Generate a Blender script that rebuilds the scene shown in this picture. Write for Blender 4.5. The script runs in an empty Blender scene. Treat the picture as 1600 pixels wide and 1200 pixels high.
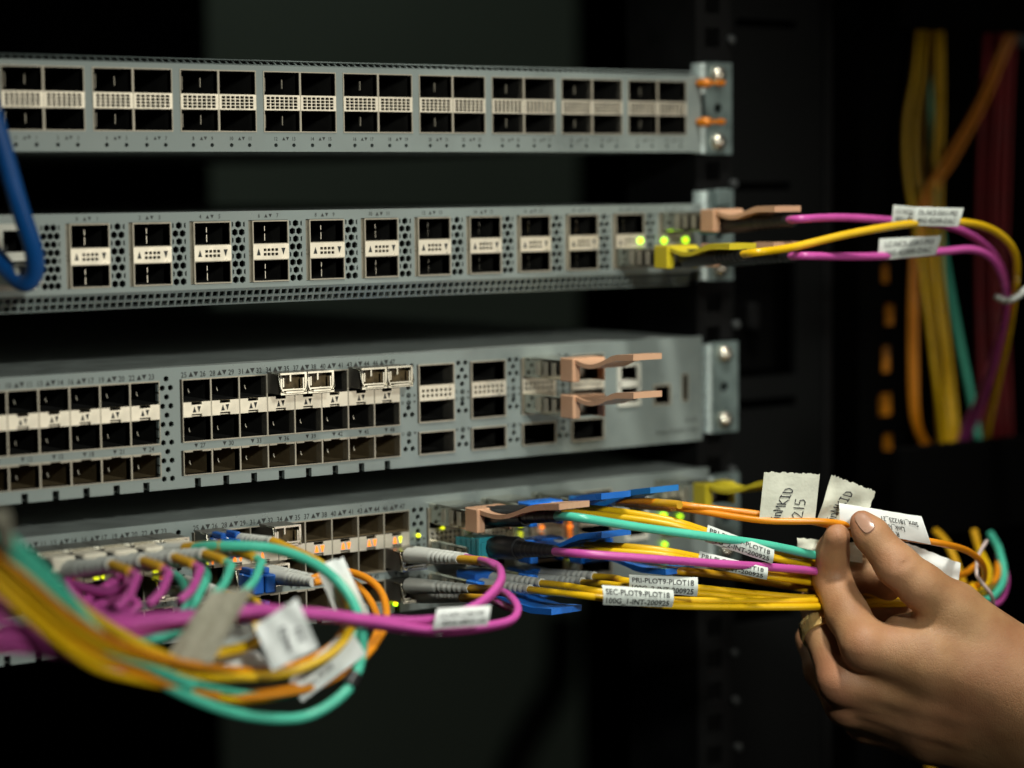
import bpy, math, random
import numpy as np
from mathutils import Vector

random.seed(7)
S = 0.001                                   # everything below is written in millimetres
sc = bpy.context.scene
COL = sc.collection

# ------------------------------------------------------------------ camera
CAM = np.array([-712.69, -843.37, 71.26]); YAW, PIT, ROL, FPX = .6191, .0846, -.0103, 3606.
_cy, _sy, _cp, _sp = math.cos(YAW), math.sin(YAW), math.cos(PIT), math.sin(PIT)
FW = np.array([_sy*_cp, _cy*_cp, -_sp]); RT = np.array([_cy, -_sy, 0.]); UP = np.cross(RT, FW)
_c, _s = math.cos(ROL), math.sin(ROL); RT, UP = _c*RT + _s*UP, -_s*RT + _c*UP
FOCUS = 966.
cam_d = bpy.data.cameras.new('camera'); cam = bpy.data.objects.new('camera', cam_d); COL.objects.link(cam)
from mathutils import Matrix
cam.matrix_world = Matrix([[RT[0], UP[0], -FW[0], CAM[0]*S], [RT[1], UP[1], -FW[1], CAM[1]*S],
                           [RT[2], UP[2], -FW[2], CAM[2]*S], [0, 0, 0, 1]])
cam_d.sensor_width = 36; cam_d.lens = FPX/1600*36; cam_d.clip_start = .02; cam_d.clip_end = 30
cam_d.dof.use_dof = True; cam_d.dof.focus_distance = FOCUS*S; cam_d.dof.aperture_fstop = 3.5
cam_d.dof.aperture_blades = 9
sc.camera = cam

# ------------------------------------------------------------------ world, lamps, exposure
w = bpy.data.worlds.new('World'); sc.world = w; w.use_nodes = True
bg = w.node_tree.nodes['Background']; bg.inputs[0].default_value = (.80, 1., .90, 1); bg.inputs[1].default_value = .003

def area(name, loc, target, size, power, color, size_y=None):
    d = bpy.data.lights.new(name, 'AREA'); d.energy = power; d.color = color; d.size = size
    if size_y: d.shape = 'RECTANGLE'; d.size_y = size_y
    o = bpy.data.objects.new(name, d); COL.objects.link(o); o.location = [a*S for a in loc]
    v = Vector(target) - Vector(loc); o.rotation_euler = v.to_track_quat('-Z', 'Y').to_euler(); return o
def spot(name, loc, target, power, color, deg, radius):
    d = bpy.data.lights.new(name, 'SPOT'); d.energy = power; d.color = color; d.spot_size = math.radians(deg); d.spot_blend = 1.; d.shadow_soft_size = radius*S
    o = bpy.data.objects.new(name, d); COL.objects.link(o); o.location = [a*S for a in loc]
    o.rotation_euler = (Vector(target)-Vector(loc)).to_track_quat('-Z', 'Y').to_euler(); return o
spot('work_lamp', (-420, -900, 330), (-170, 0, -75), 21.5, (.96, 1., .92), 42., 45.)
spot('overhead_lamp', (-170, -350, 760), (-55, -115, -120), 33., (1., .98, .88), 43., 50.)
area('room_lamp', (560, -1700, 0), (-230, 0, 20), .55, 3.4, (1., .95, .82), .85)
area('wall_fill', (600, 1250, 900), (600, 1800, 100), .9, .55, (.86, 1., .88))  # unseen fill added behind the rack to brighten the rear wall
vs = sc.view_settings; vs.view_transform = 'Standard'; vs.look = 'None'; vs.exposure = 0; vs.gamma = 1
sc.cycles.use_denoising = True; sc.cycles.max_bounces = 8

# ------------------------------------------------------------------ pixel <-> place
def ray(u, v): return FW + RT*(u-800)/FPX - UP*(v-600)/FPX
def at(u, v, Y=0.):
    d = ray(u, v); return CAM + d*((Y-CAM[1])/d[1])
def atX(u, v, X):
    d = ray(u, v); return CAM + d*((X-CAM[0])/d[0])
def atd(u, v, D): return CAM + ray(u, v)*D
def pj(p):
    d = np.array(p)-CAM; q = d@FW; return 800+FPX*(d@RT)/q, 600-FPX*(d@UP)/q, q

# ------------------------------------------------------------------ materials
MATS = {}
def mat(name, col, rough=.5, metal=0., var=.08, vscale=40., bump=0., bscale=300., emit=0., trans=0., spec=.5, sss=0., coat=0., bdist=.0006):
    if name in MATS: return MATS[name]
    m = bpy.data.materials.new(name); m.use_nodes = True; nt = m.node_tree; N = nt.nodes; L = nt.links
    b = N['Principled BSDF']; b.inputs['Roughness'].default_value = rough; b.inputs['Metallic'].default_value = metal
    c4 = (*col, 1); b.inputs['Base Color'].default_value = c4
    tc = N.new('ShaderNodeTexCoord')
    if var > 0:
        n = N.new('ShaderNodeTexNoise'); n.inputs['Scale'].default_value = vscale; n.inputs['Detail'].default_value = 6
        L.new(tc.outputs['Object'], n.inputs['Vector'])
        r = N.new('ShaderNodeMapRange'); r.inputs[1].default_value = .25; r.inputs[2].default_value = .75
        r.inputs[3].default_value = 1-var*2; r.inputs[4].default_value = 1+var
        L.new(n.outputs['Fac'], r.inputs[0])
        mx = N.new('ShaderNodeMix'); mx.data_type = 'RGBA'; mx.blend_type = 'MULTIPLY'; mx.inputs[0].default_value = 1
        mx.inputs[6].default_value = c4; L.new(r.outputs[0], mx.inputs[7]); L.new(mx.outputs[2], b.inputs['Base Color'])
        r2 = N.new('ShaderNodeMapRange'); r2.inputs[1].default_value = .3; r2.inputs[2].default_value = .7
        r2.inputs[3].default_value = max(.05, rough-.1); r2.inputs[4].default_value = min(1, rough+.1)
        L.new(n.outputs['Fac'], r2.inputs[0]); L.new(r2.outputs[0], b.inputs['Roughness'])
    if bump > 0:
        n2 = N.new('ShaderNodeTexNoise'); n2.inputs['Scale'].default_value = bscale; n2.inputs['Detail'].default_value = 4
        L.new(tc.outputs['Object'], n2.inputs['Vector'])
        bp = N.new('ShaderNodeBump'); bp.inputs['Strength'].default_value = bump; bp.inputs['Distance'].default_value = bdist
        L.new(n2.outputs['Fac'], bp.inputs['Height']); L.new(bp.outputs[0], b.inputs['Normal'])
    b.inputs['Specular IOR Level'].default_value = spec
    if emit > 0:
        b.inputs['Emission Color'].default_value = c4; b.inputs['Emission Strength'].default_value = emit
    if trans > 0: b.inputs['Transmission Weight'].default_value = trans
    if sss > 0:
        b.inputs['Subsurface Weight'].default_value = sss; b.inputs['Subsurface Radius'].default_value = (.0040, .0016, .0008)
        b.inputs['Subsurface Scale'].default_value = 1.
    if coat > 0: b.inputs['Coat Weight'].default_value = coat
    MATS[name] = m; return m
PANEL = mat('grey_panel_paint', (.27, .315, .30), .36, .28, .13, 34, .12, 1800, bdist=.0002)
TOPM = mat('chassis_top_steel', (.34, .37, .35), .5, .1, .10, 90, .5, 900, bdist=.0004)
CAGE = mat('nickel_cage', (.46, .42, .335), .34, .5, .12, 120)
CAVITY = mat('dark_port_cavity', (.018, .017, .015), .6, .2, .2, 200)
CAVITY2 = mat('lit_brown_cavity', (.20, .145, .075), .55, .3, .2, 200)  # brown lightened, so light reaching the port interiors is in the colour
BARM = mat('bright_nickel_bar', (.88, .81, .66), .32, .6, .07, 160)
CHROME = mat('polished_latch_steel', (.70, .66, .55), .2, .97, .08, 150)
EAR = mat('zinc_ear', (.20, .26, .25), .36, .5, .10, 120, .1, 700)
EARB = mat('lit_ear_bend', (.66, .78, .76), .30, .35, .08, 120)  # paler copy of the ear zinc; light on the bend put into the colour
SCREW = mat('nickel_screw', (.80, .74, .62), .24, .9, .1, 200)
SCREWD = mat('dull_black_screw', (.05, .055, .055), .5, .3)
RAIL = mat('black_rail_paint', (.0055, .0055, .0055), .6, .0, .15, 50, .2, 900, spec=.12)
BLACKP = mat('black_rack_panel', (.0032, .0036, .0036), .65, .0, .12, 20, .15, 600, spec=.12)
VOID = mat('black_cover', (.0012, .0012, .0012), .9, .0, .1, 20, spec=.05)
WALL = mat('green_grey_wall', (.17, .215, .175), .7, .0, .06, 3)
INK = mat('black_print', (.03, .032, .03), .6, .0, 0)
PEN = mat('pen_ink', (.025, .025, .03), .5, .0, 0)
TAN = mat('tan_tab_plastic', (.62, .36, .22), .30, .0, .06, 60, .1, 900)
YELT = mat('yellow_tab_plastic', (.62, .50, .02), .4, .0, .06, 60)
BLUET = mat('blue_tab_plastic', (.018, .17, .66), .30, .0, .08, 60, .08, 900)
LCBLUE = mat('blue_connector_plastic', (.012, .11, .45), .4, .0, .1, 80)
QBODY = mat('transceiver_shell', (.62, .59, .50), .16, .95, .12, 90)
CAVITY3 = mat('amber_receptacle', (.13, .085, .035), .5, .1, .3, 300)
SHELLD = mat('dark_transceiver_shell', (.14, .13, .11), .4, .4, .14, 90)
WHITEP = mat('white_port_plastic', (.72, .70, .60), .5, .0, .06, 60)
CREAM = mat('cream_latch_plastic', (.80, .73, .58), .45, .0, .07, 60)
BOOTG = mat('grey_boot_plastic', (.60, .61, .56), .45, .0, .05, 80, .1, 600)
BOOTK = mat('black_boot_rubber', (.012, .012, .013), .38, .0, .15, 80)
TEALC = mat('teal_plug_plastic', (.03, .30, .36), .4, .0, .08, 60)
J = {'yellow': mat('yellow_jacket', (.78, .47, .008), .33, 0, .07, 50, .12, 500),
     'orange': mat('orange_jacket', (.78, .27, .010), .33, 0, .07, 50, .12, 500),
     'amber': mat('amber_jacket', (.62, .33, .012), .33, 0, .07, 50, .12, 500),
     'teal': mat('aqua_jacket', (.085, .56, .39), .33, 0, .07, 50, .12, 500),
     'magenta': mat('magenta_jacket', (.56, .085, .36), .33, 0, .07, 50, .12, 500),
     'red': mat('red_jacket', (.34, .014, .02), .45, 0, .1, 50),
     'blue': mat('blue_jacket', (.006, .085, .31), .38, 0, .07, 50),
     'black': mat('black_jacket', (.006, .006, .006), .6, 0, .1, 50)}
PAPER = mat('white_label_paper', (.86, .88, .85), .55, 0, .04, 50, .12, 260)
PAPERG = mat('grey_white_label', (.62, .66, .61), .5, 0, .05, 60, .15, 260)
TAPE = mat('masking_tape', (.68, .68, .56), .7, 0, .08, 90, .45, 420, bdist=.0006)
TAPEG = mat('aged_masking_tape', (.40, .37, .28), .75, 0, .14, 70, .9, 300, bdist=.0008)
CLEAR = mat('clear_tie_plastic', (.62, .50, .46), .3, 0, .05, 60)
LEDY = mat('yellow_green_light', (.86, .95, .02), .4, emit=1.25, var=0)
LEDO = mat('orange_light', (1., .22, .015), .4, emit=1.3, var=0)
LEDG = mat('green_light', (.50, 1., .01), .4, emit=2.6, var=0)
SKIN = None

# ------------------------------------------------------------------ mesh builder (mm)
class MB:
    def __init__(s): s.v = []; s.f = []
    def add(s, vs, fs):
        o = len(s.v); s.v += [tuple(map(float, p)) for p in vs]; s.f += [tuple(i+o for i in q) for q in fs]; return s
    def box(s, x0, x1, y0, y1, z0, z1, skip=''):
        fs = {'-z': (0, 3, 2, 1), '+z': (4, 5, 6, 7), '-y': (0, 1, 5, 4), '+x': (1, 2, 6, 5), '+y': (2, 3, 7, 6), '-x': (3, 0, 4, 7)}
        return s.add([(x0,y0,z0),(x1,y0,z0),(x1,y1,z0),(x0,y1,z0),(x0,y0,z1),(x1,y0,z1),(x1,y1,z1),(x0,y1,z1)],
                     [q for k, q in fs.items() if k not in skip.split()])
    def cbox(s, x0, x1, y0, y1, z0, z1, c=.4):          # box with all twelve edges cut
        X, Y, Z = (x0, x1), (y0, y1), (z0, z1); vs = []; idx = {}
        for i in (0, 1):
            for j in (0, 1):
                for k in (0, 1):
                    p = [X[i], Y[j], Z[k]]; d = [c if i == 0 else -c, c if j == 0 else -c, c if k == 0 else -c]
                    for a in range(3):
                        q = [p[b] + (0 if b == a else d[b]) for b in range(3)]
                        idx[i, j, k, a] = len(vs); vs.append(q)
        fs = []
        for a in range(3):
            b, c2 = (a+1) % 3, (a+2) % 3
            for e in (0, 1):
                loop = []
                for (m, n) in ((0, 0), (1, 0), (1, 1), (0, 1)):
                    t = [0, 0, 0]; t[a] = e; t[b] = m; t[c2] = n; loop.append(idx[(*t, a)])
                fs.append(loop if e else loop[::-1])
            for m in (0, 1):
                for n in (0, 1):
                    t0 = [0]*3; t1 = [0]*3; t0[a] = 0; t1[a] = 1; t0[b] = t1[b] = m; t0[c2] = t1[c2] = n
                    fs.append([idx[(*t0, b)], idx[(*t1, b)], idx[(*t1, c2)], idx[(*t0, c2)]])
        for i in (0, 1):
            for j in (0, 1):
                for k in (0, 1): fs.append([idx[i, j, k, 0], idx[i, j, k, 1], idx[i, j, k, 2]])
        return s.add(vs, fs)
    def tube(s, pts, r, n=10, cap=True):
        pts = np.array(pts, float); m = len(pts); r = np.broadcast_to(np.array(r, float), (m,))
        T = np.gradient(pts, axis=0); T /= np.linalg.norm(T, axis=1)[:, None]+1e-9
        a = np.array([0, 0, 1.]) if abs(T[0][2]) < .9 else np.array([1., 0, 0])
        U = np.cross(T[0], a); U /= np.linalg.norm(U); vs = []
        for i in range(m):
            U = U - T[i]*(U@T[i]); U /= np.linalg.norm(U); W = np.cross(T[i], U)
            for k in range(n):
                t = 2*math.pi*k/n; vs.append(pts[i] + r[i]*(math.cos(t)*U + math.sin(t)*W))
        fs = [(i*n+k, i*n+(k+1) % n, (i+1)*n+(k+1) % n, (i+1)*n+k) for i in range(m-1) for k in range(n)]
        if cap: fs += [tuple(range(n))[::-1], tuple((m-1)*n+k for k in range(n))]
        return s.add(vs, fs)
    def extrude(s, prof, fa, fb):                        # prof: 2-D polygon, fa/fb map it to the two end faces
        n = len(prof); s.add([fa(*p) for p in prof]+[fb(*p) for p in prof],
            [tuple(range(n)), tuple(range(2*n-1, n-1, -1))]+[(k, k+n, (k+1) % n+n, (k+1) % n) for k in range(n)])
        return s
    def plate(s, rect, holes, t, f=lambda x, z, d: (x, d, z), edge=True):
        x0, x1, z0, z1 = rect
        xs = sorted({x0, x1, *[h[0] for h in holes], *[h[1] for h in holes]}); xs = [x for x in xs if x0 <= x <= x1]
        zs = sorted({z0, z1, *[h[2] for h in holes], *[h[3] for h in holes]}); zs = [z for z in zs if z0 <= z <= z1]
        cx = np.array([(a+b)/2 for a, b in zip(xs, xs[1:])])
        for a, b in zip(zs, zs[1:]):
            cz = (a+b)/2; ok = np.ones(len(cx), bool)
            for h in holes:
                if h[2] < cz < h[3]: ok &= ~((cx > h[0]) & (cx < h[1]))
            i = 0
            while i < len(cx):
                if not ok[i]: i += 1; continue
                j = i
                while j+1 < len(cx) and ok[j+1]: j += 1
                s.add([f(xs[i], a, 0), f(xs[j+1], a, 0), f(xs[j+1], b, 0), f(xs[i], b, 0)], [(0, 1, 2, 3)]); i = j+1
        rr = [(h, 1) for h in holes]+([(rect, -1)] if edge else [])
        for (a, b, c, d), q in rr:
            P = [(a, c), (b, c), (b, d), (a, d)]
            for k in range(4):
                (m, n), (o, p) = P[k], P[(k+1) % 4]
                s.add([f(m, n, 0), f(o, p, 0), f(o, p, t), f(m, n, t)], [(0, 1, 2, 3)])
        return s
    def cell(s, rect, poly, t, f=lambda x, z, d: (x, d, z)):  # a rectangle of sheet with one polygonal hole
        x0, x1, z0, z1 = rect; cx = sum(p[0] for p in poly)/len(poly); cz = sum(p[1] for p in poly)/len(poly)
        def rp(a):
            dx, dz = math.cos(a), math.sin(a); k = 1e9
            if dx > 1e-9: k = min(k, (x1-cx)/dx)
            if dx < -1e-9: k = min(k, (x0-cx)/dx)
            if dz > 1e-9: k = min(k, (z1-cz)/dz)
            if dz < -1e-9: k = min(k, (z0-cz)/dz)
            return cx+k*dx, cz+k*dz
        def hp(a):
            d = np.array([math.cos(a), math.sin(a)]); c = np.array([cx, cz])
            for p, q in zip(poly, poly[1:]+poly[:1]):
                p = np.array(p)-c; e = np.array(q)-c-p; den = d[0]*e[1]-d[1]*e[0]
                if abs(den) < 1e-12: continue
                k = (p[0]*e[1]-p[1]*e[0])/den; m = (p[0]*d[1]-p[1]*d[0])/den
                if k > 0 and -1e-6 <= m <= 1+1e-6: return cx+k*d[0], cz+k*d[1]
            return cx, cz
        A = sorted({round(math.atan2(p[1]-cz, p[0]-cx), 5) for p in poly} | {round(math.atan2(z-cz, x-cx), 5) for x in (x0, x1) for z in (z0, z1)})
        n = len(A); O = [rp(a) for a in A]; H = [hp(a) for a in A]
        s.add([f(*p, 0) for p in O]+[f(*p, 0) for p in H]+[f(*p, t) for p in H],
              [(k, (k+1) % n, (k+1) % n+n, k+n) for k in range(n)]+[(k+n, (k+1) % n+n, (k+1) % n+2*n, k+2*n) for k in range(n)])
        return s
    def mesh(s, name, m, smooth=False):
        me = bpy.data.meshes.new(name); me.from_pydata([(x*S, y*S, z*S) for x, y, z in s.v], [], s.f); me.materials.append(m)
        if smooth: me.polygons.foreach_set('use_smooth', [True]*len(me.polygons))
        me.update(); return me

WL = {}                                                   # world position (mm) of every object
def link(name, me, parent=None, loc=(0, 0, 0)):
    o = bpy.data.objects.new(name, me); COL.objects.link(o); WL[o.name] = np.array(loc, float)
    if parent: o.parent = parent
    p = WL[parent.name] if parent else np.zeros(3)
    o.location = [a*S for a in (np.array(loc)-p)]; return o
def thing(name, label, cat, loc, group=None):
    o = link(name, None, None, loc); o['label'] = label; o['category'] = cat
    if group: o['group'] = group
    return o
def part(name, mb, m, parent, smooth=False, stuff=False):  # mb in world mm
    L0 = WL[parent.name] if parent else np.zeros(3); q = MB(); q.v = [tuple(np.array(p)-L0) for p in mb.v]; q.f = mb.f
    me = q.mesh(name, m, smooth); o = link(name, me, parent, L0)
    if smooth: 
        try: me.set_sharp_from_angle(angle=math.radians(38))
        except Exception: pass
    if stuff: o['kind'] = 'stuff'
    return o
def single(name, mb, m, label, cat, group=None, smooth=False):
    c = np.mean(np.array(mb.v), axis=0); c[2] = min(p[2] for p in mb.v)
    q = MB(); q.v = [tuple(np.array(p)-c) for p in mb.v]; q.f = mb.f
    o = link(name, q.mesh(name, m, smooth), None, c); o['label'] = label; o['category'] = cat
    if group: o['group'] = group
    return o
def struct(name, mb, m):
    o = part(name, mb, m, None); o['kind'] = 'structure'; return o

# ------------------------------------------------------------------ lettering as flat geometry
_tx = {}
def glyphs(txt):
    if txt in _tx: return _tx[txt]
    cu = bpy.data.curves.new('t', 'FONT'); cu.body = txt; cu.size = 1; cu.resolution_u = 2; cu.offset = .012
    o = bpy.data.objects.new('t', cu); me = o.to_mesh()
    v = [(p.co.x, p.co.y) for p in me.vertices]; f = [tuple(p.vertices) for p in me.polygons]
    o.to_mesh_clear(); bpy.data.objects.remove(o); bpy.data.curves.remove(cu)
    if v:
        xs = [p[0] for p in v]; x0, wd = min(xs), max(xs)-min(xs); v = [(p[0]-x0, p[1]) for p in v]
    else: wd = 0
    _tx[txt] = (v, f, wd); return _tx[txt]
def text(mb, txt, x, z, h, y=-.06, anchor=.5, sx=1.):     # on the plane Y = y, x/z = anchor of the baseline, h = cap height
    v, f, wd = glyphs(txt); k = h/.72
    mb.add([(x+(p[0]-wd*anchor)*k*sx, y, z+p[1]*k) for p in v], f)
def tri(mb, x, z, r, up_, y=-.06):
    q = 1 if up_ else -1; mb.add([(x-r, y, z-q*r*.95), (x+r, y, z-q*r*.95), (x, y, z+q*r*.95)], [(0, 1, 2) if up_ else (0, 2, 1)])
def ngon(cx, cz, r, n=6, rot=math.pi/6, kx=1.): return [(cx+kx*r*math.cos(rot+2*math.pi*k/n), cz+r*math.sin(rot+2*math.pi*k/n)) for k in range(n)]

# ================================================================== THE RACK
rack = thing('server_rack', 'black equipment rack whose mounting rail, dark side panel and rear posts hold the switches', 'rack', (12, 20, -420))
mb = MB(); zz = [-420+15.875*k for k in range(0, 60)]
mb.plate((2.5, 24.5, -420, 470), [(8.5, 17.5, z+2, z+11) for z in zz if True], 2.2, lambda x, z, d: (x, 7+d, z))
mb.box(2.5, 4.7, 9.3, 60, -420, 470)
part('mounting_rail', mb, RAIL, rack)
mb = MB(); p0, p1 = 28, 106
mb.plate((p0, p1, -420, 470), [(46, 88, -25, 42), (46, 84, 69, 73), (48, 88, -41, -36), (48, 88, 150, 154), (46, 88, -150, -120)], 4, lambda x, z, d: (x, 30+d, z))
part('side_panel', mb, BLACKP, rack)
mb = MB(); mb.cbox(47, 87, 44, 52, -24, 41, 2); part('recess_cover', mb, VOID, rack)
mb = MB(); mb.cbox(63, 70, 36, 44, -2, 12, 1.5); part('latch_paddle', mb, RAIL, rack)
mb = MB(); mb.cbox(106.5, 112, 28, 60, -420, 470, 1); part('panel_flange', mb, RAIL, rack)
for (u, v) in ((1142, 62), (1146, 287), (1150, 507), (1147, 1020), (1149, 1095), (1153, 1168), (1144, 735)):
    c = at(u, v, 6); q = MB(); n = 10
    q.tube([c+(0, 1, 0), c+(0, -1.2, 0), c+(0, -1.8, 0)], [2.3, 2.3, 1.2], 10); part('rail_screw', q, SCREWD, rack, True)
# rear posts, back: black sheets beside the opening to the aisle
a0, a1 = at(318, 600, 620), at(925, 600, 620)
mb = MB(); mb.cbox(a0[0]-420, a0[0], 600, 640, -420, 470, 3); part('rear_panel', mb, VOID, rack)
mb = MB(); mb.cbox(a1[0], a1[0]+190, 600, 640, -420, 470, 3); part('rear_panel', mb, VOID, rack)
a2 = at(1110, 600, 200)
mb = MB(); mb.box(-900, 2600, 1800, 1830, -900, 1300); struct('wall', mb, WALL)

# ================================================================== SWITCHES
XL = -432.
def ear(parent, zc, dx, h, gap, flat=True, screws=(15.9, -15.9), hole=True, yb=2.5):
    """L-shaped mounting ear: rounded bend on the left, flat plate with screws on the right"""
    mb = MB(); z0, z1 = zc-h/2, zc+h/2
    cells = []; x0, x1 = 5.2+dx, 22.5+dx
    hx = 13.8+dx
    mb.plate((x0, x1, z0, zc-4), [], 2, lambda x, z, d: (x, yb+d, z)); mb.plate((x0, x1, zc+4, z1), [], 2, lambda x, z, d: (x, yb+d, z))
    mb.cell((x0, x1, zc-4, zc+4), ngon(hx, zc, 2.6, 10), 2, lambda x, z, d: (x, yb+d, z))
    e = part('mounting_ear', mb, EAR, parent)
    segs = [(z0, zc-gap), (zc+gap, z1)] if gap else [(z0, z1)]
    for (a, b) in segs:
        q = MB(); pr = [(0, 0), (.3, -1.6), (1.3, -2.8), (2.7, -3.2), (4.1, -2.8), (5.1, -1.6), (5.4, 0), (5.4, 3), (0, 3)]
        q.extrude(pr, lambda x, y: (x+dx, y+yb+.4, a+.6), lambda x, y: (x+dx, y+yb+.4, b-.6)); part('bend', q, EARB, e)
    for dz in screws:
        c = np.array([hx-.4, yb, zc+dz]); q = MB()
        q.tube([c+(0, 1, 0), c+(0, -.6, 0), c+(0, -1.9, 0), c+(0, -3.0, 0), c+(0, -3.6, 0), c+(0, -3.8, 0)], [4.3, 4.3, 3.9, 2.9, 1.6, .5], 16)
        part('screw', q, SCREW, e, True)
    return e
def chassis(parent, z0, z1, inset=.6, x1=-.8, depth=430, topm=TOPM):
    mb = MB(); mb.box(XL+1, x1, 2.2, depth, z0+inset, z1-inset, skip='-y'); part('chassis', mb, topm, parent)
def cavity(mb, x0, x1, z0, z1, d=38, y=.3):
    mb.box(x0, x1, y, d, z0, z1, skip='-y')
def rim(mb, x0, x1, z0, z1, t=.45, y0=-.35, y1=3):
    mb.box(x0, x1, y0, y1, z1-t, z1); mb.box(x0, x1, y0, y1, z0, z0+t); mb.box(x0, x0+t, y0, y1, z0+t, z1-t); mb.box(x1-t, x1, y0, y1, z0+t, z1-t)

# ---------- switch one: 36 stacked ports in nine pairs
Z1B, Z1T = 87.46, 122.9
s1 = thing('network_switch', 'topmost switch, nine pairs of empty stacked ports with fine grille bars, grey front', 'network switch', (-216, 200, Z1B), 'rack switches')
G1 = [(-352.34+38.5*k) for k in range(-1, 9)]; GW = 35.1; ZC0, ZC1 = 95.47, 120.75
holes = [(x, x+GW, ZC0, ZC1) for x in G1]; ledx = []
for x in G1:
    ledx += [x+5.7, x+14.3, x+23.3, x+31.7]
mb = MB(); mb.plate((XL, 0, 91.35, Z1T), holes, 2.2); mb.plate((XL, 0, Z1B, 88.85), [], 2.2)
prev = XL
for i, x in enumerate(ledx):
    mb.cell((prev, x+1.6, 88.85, 91.35), ngon(x, 90.1, .85, 10), 2.2); prev = x+1.6
mb.plate((prev, 0, 88.85, 91.35), [], 2.2, edge=False)
part('faceplate', mb, PANEL, s1)
chassis(s1, Z1B, Z1T+2.6)
mb = MB(); th = math.radians(62)
fs1 = lambda x, z, d: (x, z*math.sin(th)+d*math.cos(th)*.6+.02, Z1T+.01+z*math.cos(th)-d*.3)
mb.plate((XL, -.5, 0, 5.6), [(XL+1.2+3.25*k, XL+3.7+3.25*k, 1.2, 4.2) for k in range(131)], 1, fs1)
part('perforated_lip', mb, PANEL, s1)
cg = MB(); rim(cg, 0, 17.55, 0, 25.28); cgm = None
cg.box(.45, 17.1, -.3, 3, 9.0, 9.25); cg.box(.45, 17.1, -.3, 3, 15.2, 15.45); cgm = cg.mesh('port_cage', CAGE)
cv = MB(); cavity(cv, .45, 17.1, .45, 9.0); cavity(cv, .45, 17.1, 15.45, 24.83); cvm = cv.mesh('port_cavity', CAVITY)
gr = MB(); hl = [(1.3+2.17*i, 1.3+2.17*i+1.68, .6+1.32*j, .6+1.32*j+1.02) for i in range(7) for j in range(4)]
gr.plate((.2, 17.35, 0, 6.25), hl, 1.2, lambda x, z, d: (x, d-.5, z)); grm = gr.mesh('divider_grille', BARM)
sp = MB()
for z in (2, 17.2):
    sp.box(4.2, 4.4, 6, 7.5, z, z+5.5); sp.box(12.9, 13.2, 7, 8, z+1.2, z+5); sp.box(7, 7.2, 14, 15, z, z+1.8)
spm = sp.mesh('contact_spring', CAGE)
for x in G1:
    for j in (0, 1):
        c = link('port_cage', cgm, s1, (x+17.55*j, 0, ZC0)); link('port_cavity', cvm, c, (x+17.55*j, 0, ZC0))
        link('divider_grille', grm, c, (x+17.55*j, 0, ZC0+9.1))
        if j == 0: link('contact_spring', spm, c, (x, 0, ZC0))
mb = MB()
for k, x in enumerate(G1):
    n0 = (k-1)*4
    if n0 < 0: continue
    for a, (xo, b) in enumerate(((0, n0), (17.6, n0+2))):
        text(mb, str(b), x+xo+5.7, 92.1, 1.55, sx=.85); tri(mb, x+xo+9.4, 92.85, .75, True); tri(mb, x+xo+11.2, 92.85, .75, False); text(mb, str(b+1), x+xo+14.3, 92.1, 1.55, sx=.85)
part('port_number_print', mb, INK, s1, stuff=True)
e1 = ear(s1, 108.2, -1.2, 43.5, 6.2)
for z in (119.8, 101.6):
    q = MB(); c = np.array([-3.2, -.5, z])
    q.tube([c, c+(1.5, -2.2, 0), c+(3.5, -4.2, 0), c+(4.6, -5, 0)], [1.2, 2.2, 2.2, 1.4], 12); q.tube([c+(4.6, -5, 0), c+(9.5, -5.5, 0)], [1.0, 1.0], 10); q.tube([c+(9.2, -5.5, 0), c+(12, -5.8, 0)], [1.6, 1.3], 10)
    part('orange_pin', q, mat('orange_pin_plastic', (.72, .22, .01), .35, .2), s1, True)

# ---------- switch two: single stacked ports with hexagon vents between
Z2F, Z2T = 31.3, 63.0
s2 = thing('network_switch', 'second switch from the top, stacked ports with hexagon vents between, three green lights at right', 'network switch', (-216, 200, 24), 'rack switches')
C2 = [-325.3+27.31*k for k in range(12)]; CW = 17.2; Z2C0, Z2C1 = 33.5, 59.0
vent = lambda x: (x+CW+.5, x+CW+6.9, Z2C0-.4, Z2C1+.2)
holes = [(x-1.6, x+CW, Z2C0-.2, Z2C1+.2) for x in C2]+[vent(x) for x in C2[:-1]]+[(-337.6, -329.2, Z2C0-.4, Z2C1+.2), (-356, -340, 33.5, 59.5)]
mb = MB(); mb.plate((XL, 0, Z2F, Z2T), holes, 2.2)
def hexvent(mb, x0, x1, z0, z1, n, cols):
    h = (z1-z0)/n; wv = (x1-x0)
    for i in range(n):
        a = z0+i*h; b = a+h; zc = (a+b)/2; r = h*.5
        k = cols if i % 2 == 0 else cols-1; pit = wv/cols
        cells = [x0+pit*(j+.5) for j in range(cols)] if i % 2 == 0 else [x0+pit*(j+1) for j in range(cols-1)]
        prev = x0
        if i % 2:
            mb.cell((x0, x0+pit*.5, a, b), [(x0+.15, zc-r*.75), (x0+pit*.28, zc-r*.45), (x0+pit*.28, zc+r*.45), (x0+.15, zc+r*.75)], 1.2); prev = x0+pit*.5
        for c in cells:
            mb.cell((prev, c+pit*.5, a, b), ngon(c, zc, r*.95, 6, math.pi/2, 1.0 if pit > h*.95 else .95), 1.2); prev = c+pit*.5
        if i % 2:
            mb.cell((prev, x1, a, b), [(x1-pit*.28, zc-r*.45), (x1-.15, zc-r*.75), (x1-.15, zc+r*.75), (x1-pit*.28, zc+r*.45)], 1.2)
for x in C2[:-1]: hexvent(mb, *vent(x), 8, 2)
hexvent(mb, -337.6, -329.2, Z2C0-.4, Z2C1+.2, 8, 3)
part('faceplate', mb, PANEL, s2)
chassis(s2, Z2F-6.5, Z2T)
th2 = math.radians(22)
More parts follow.
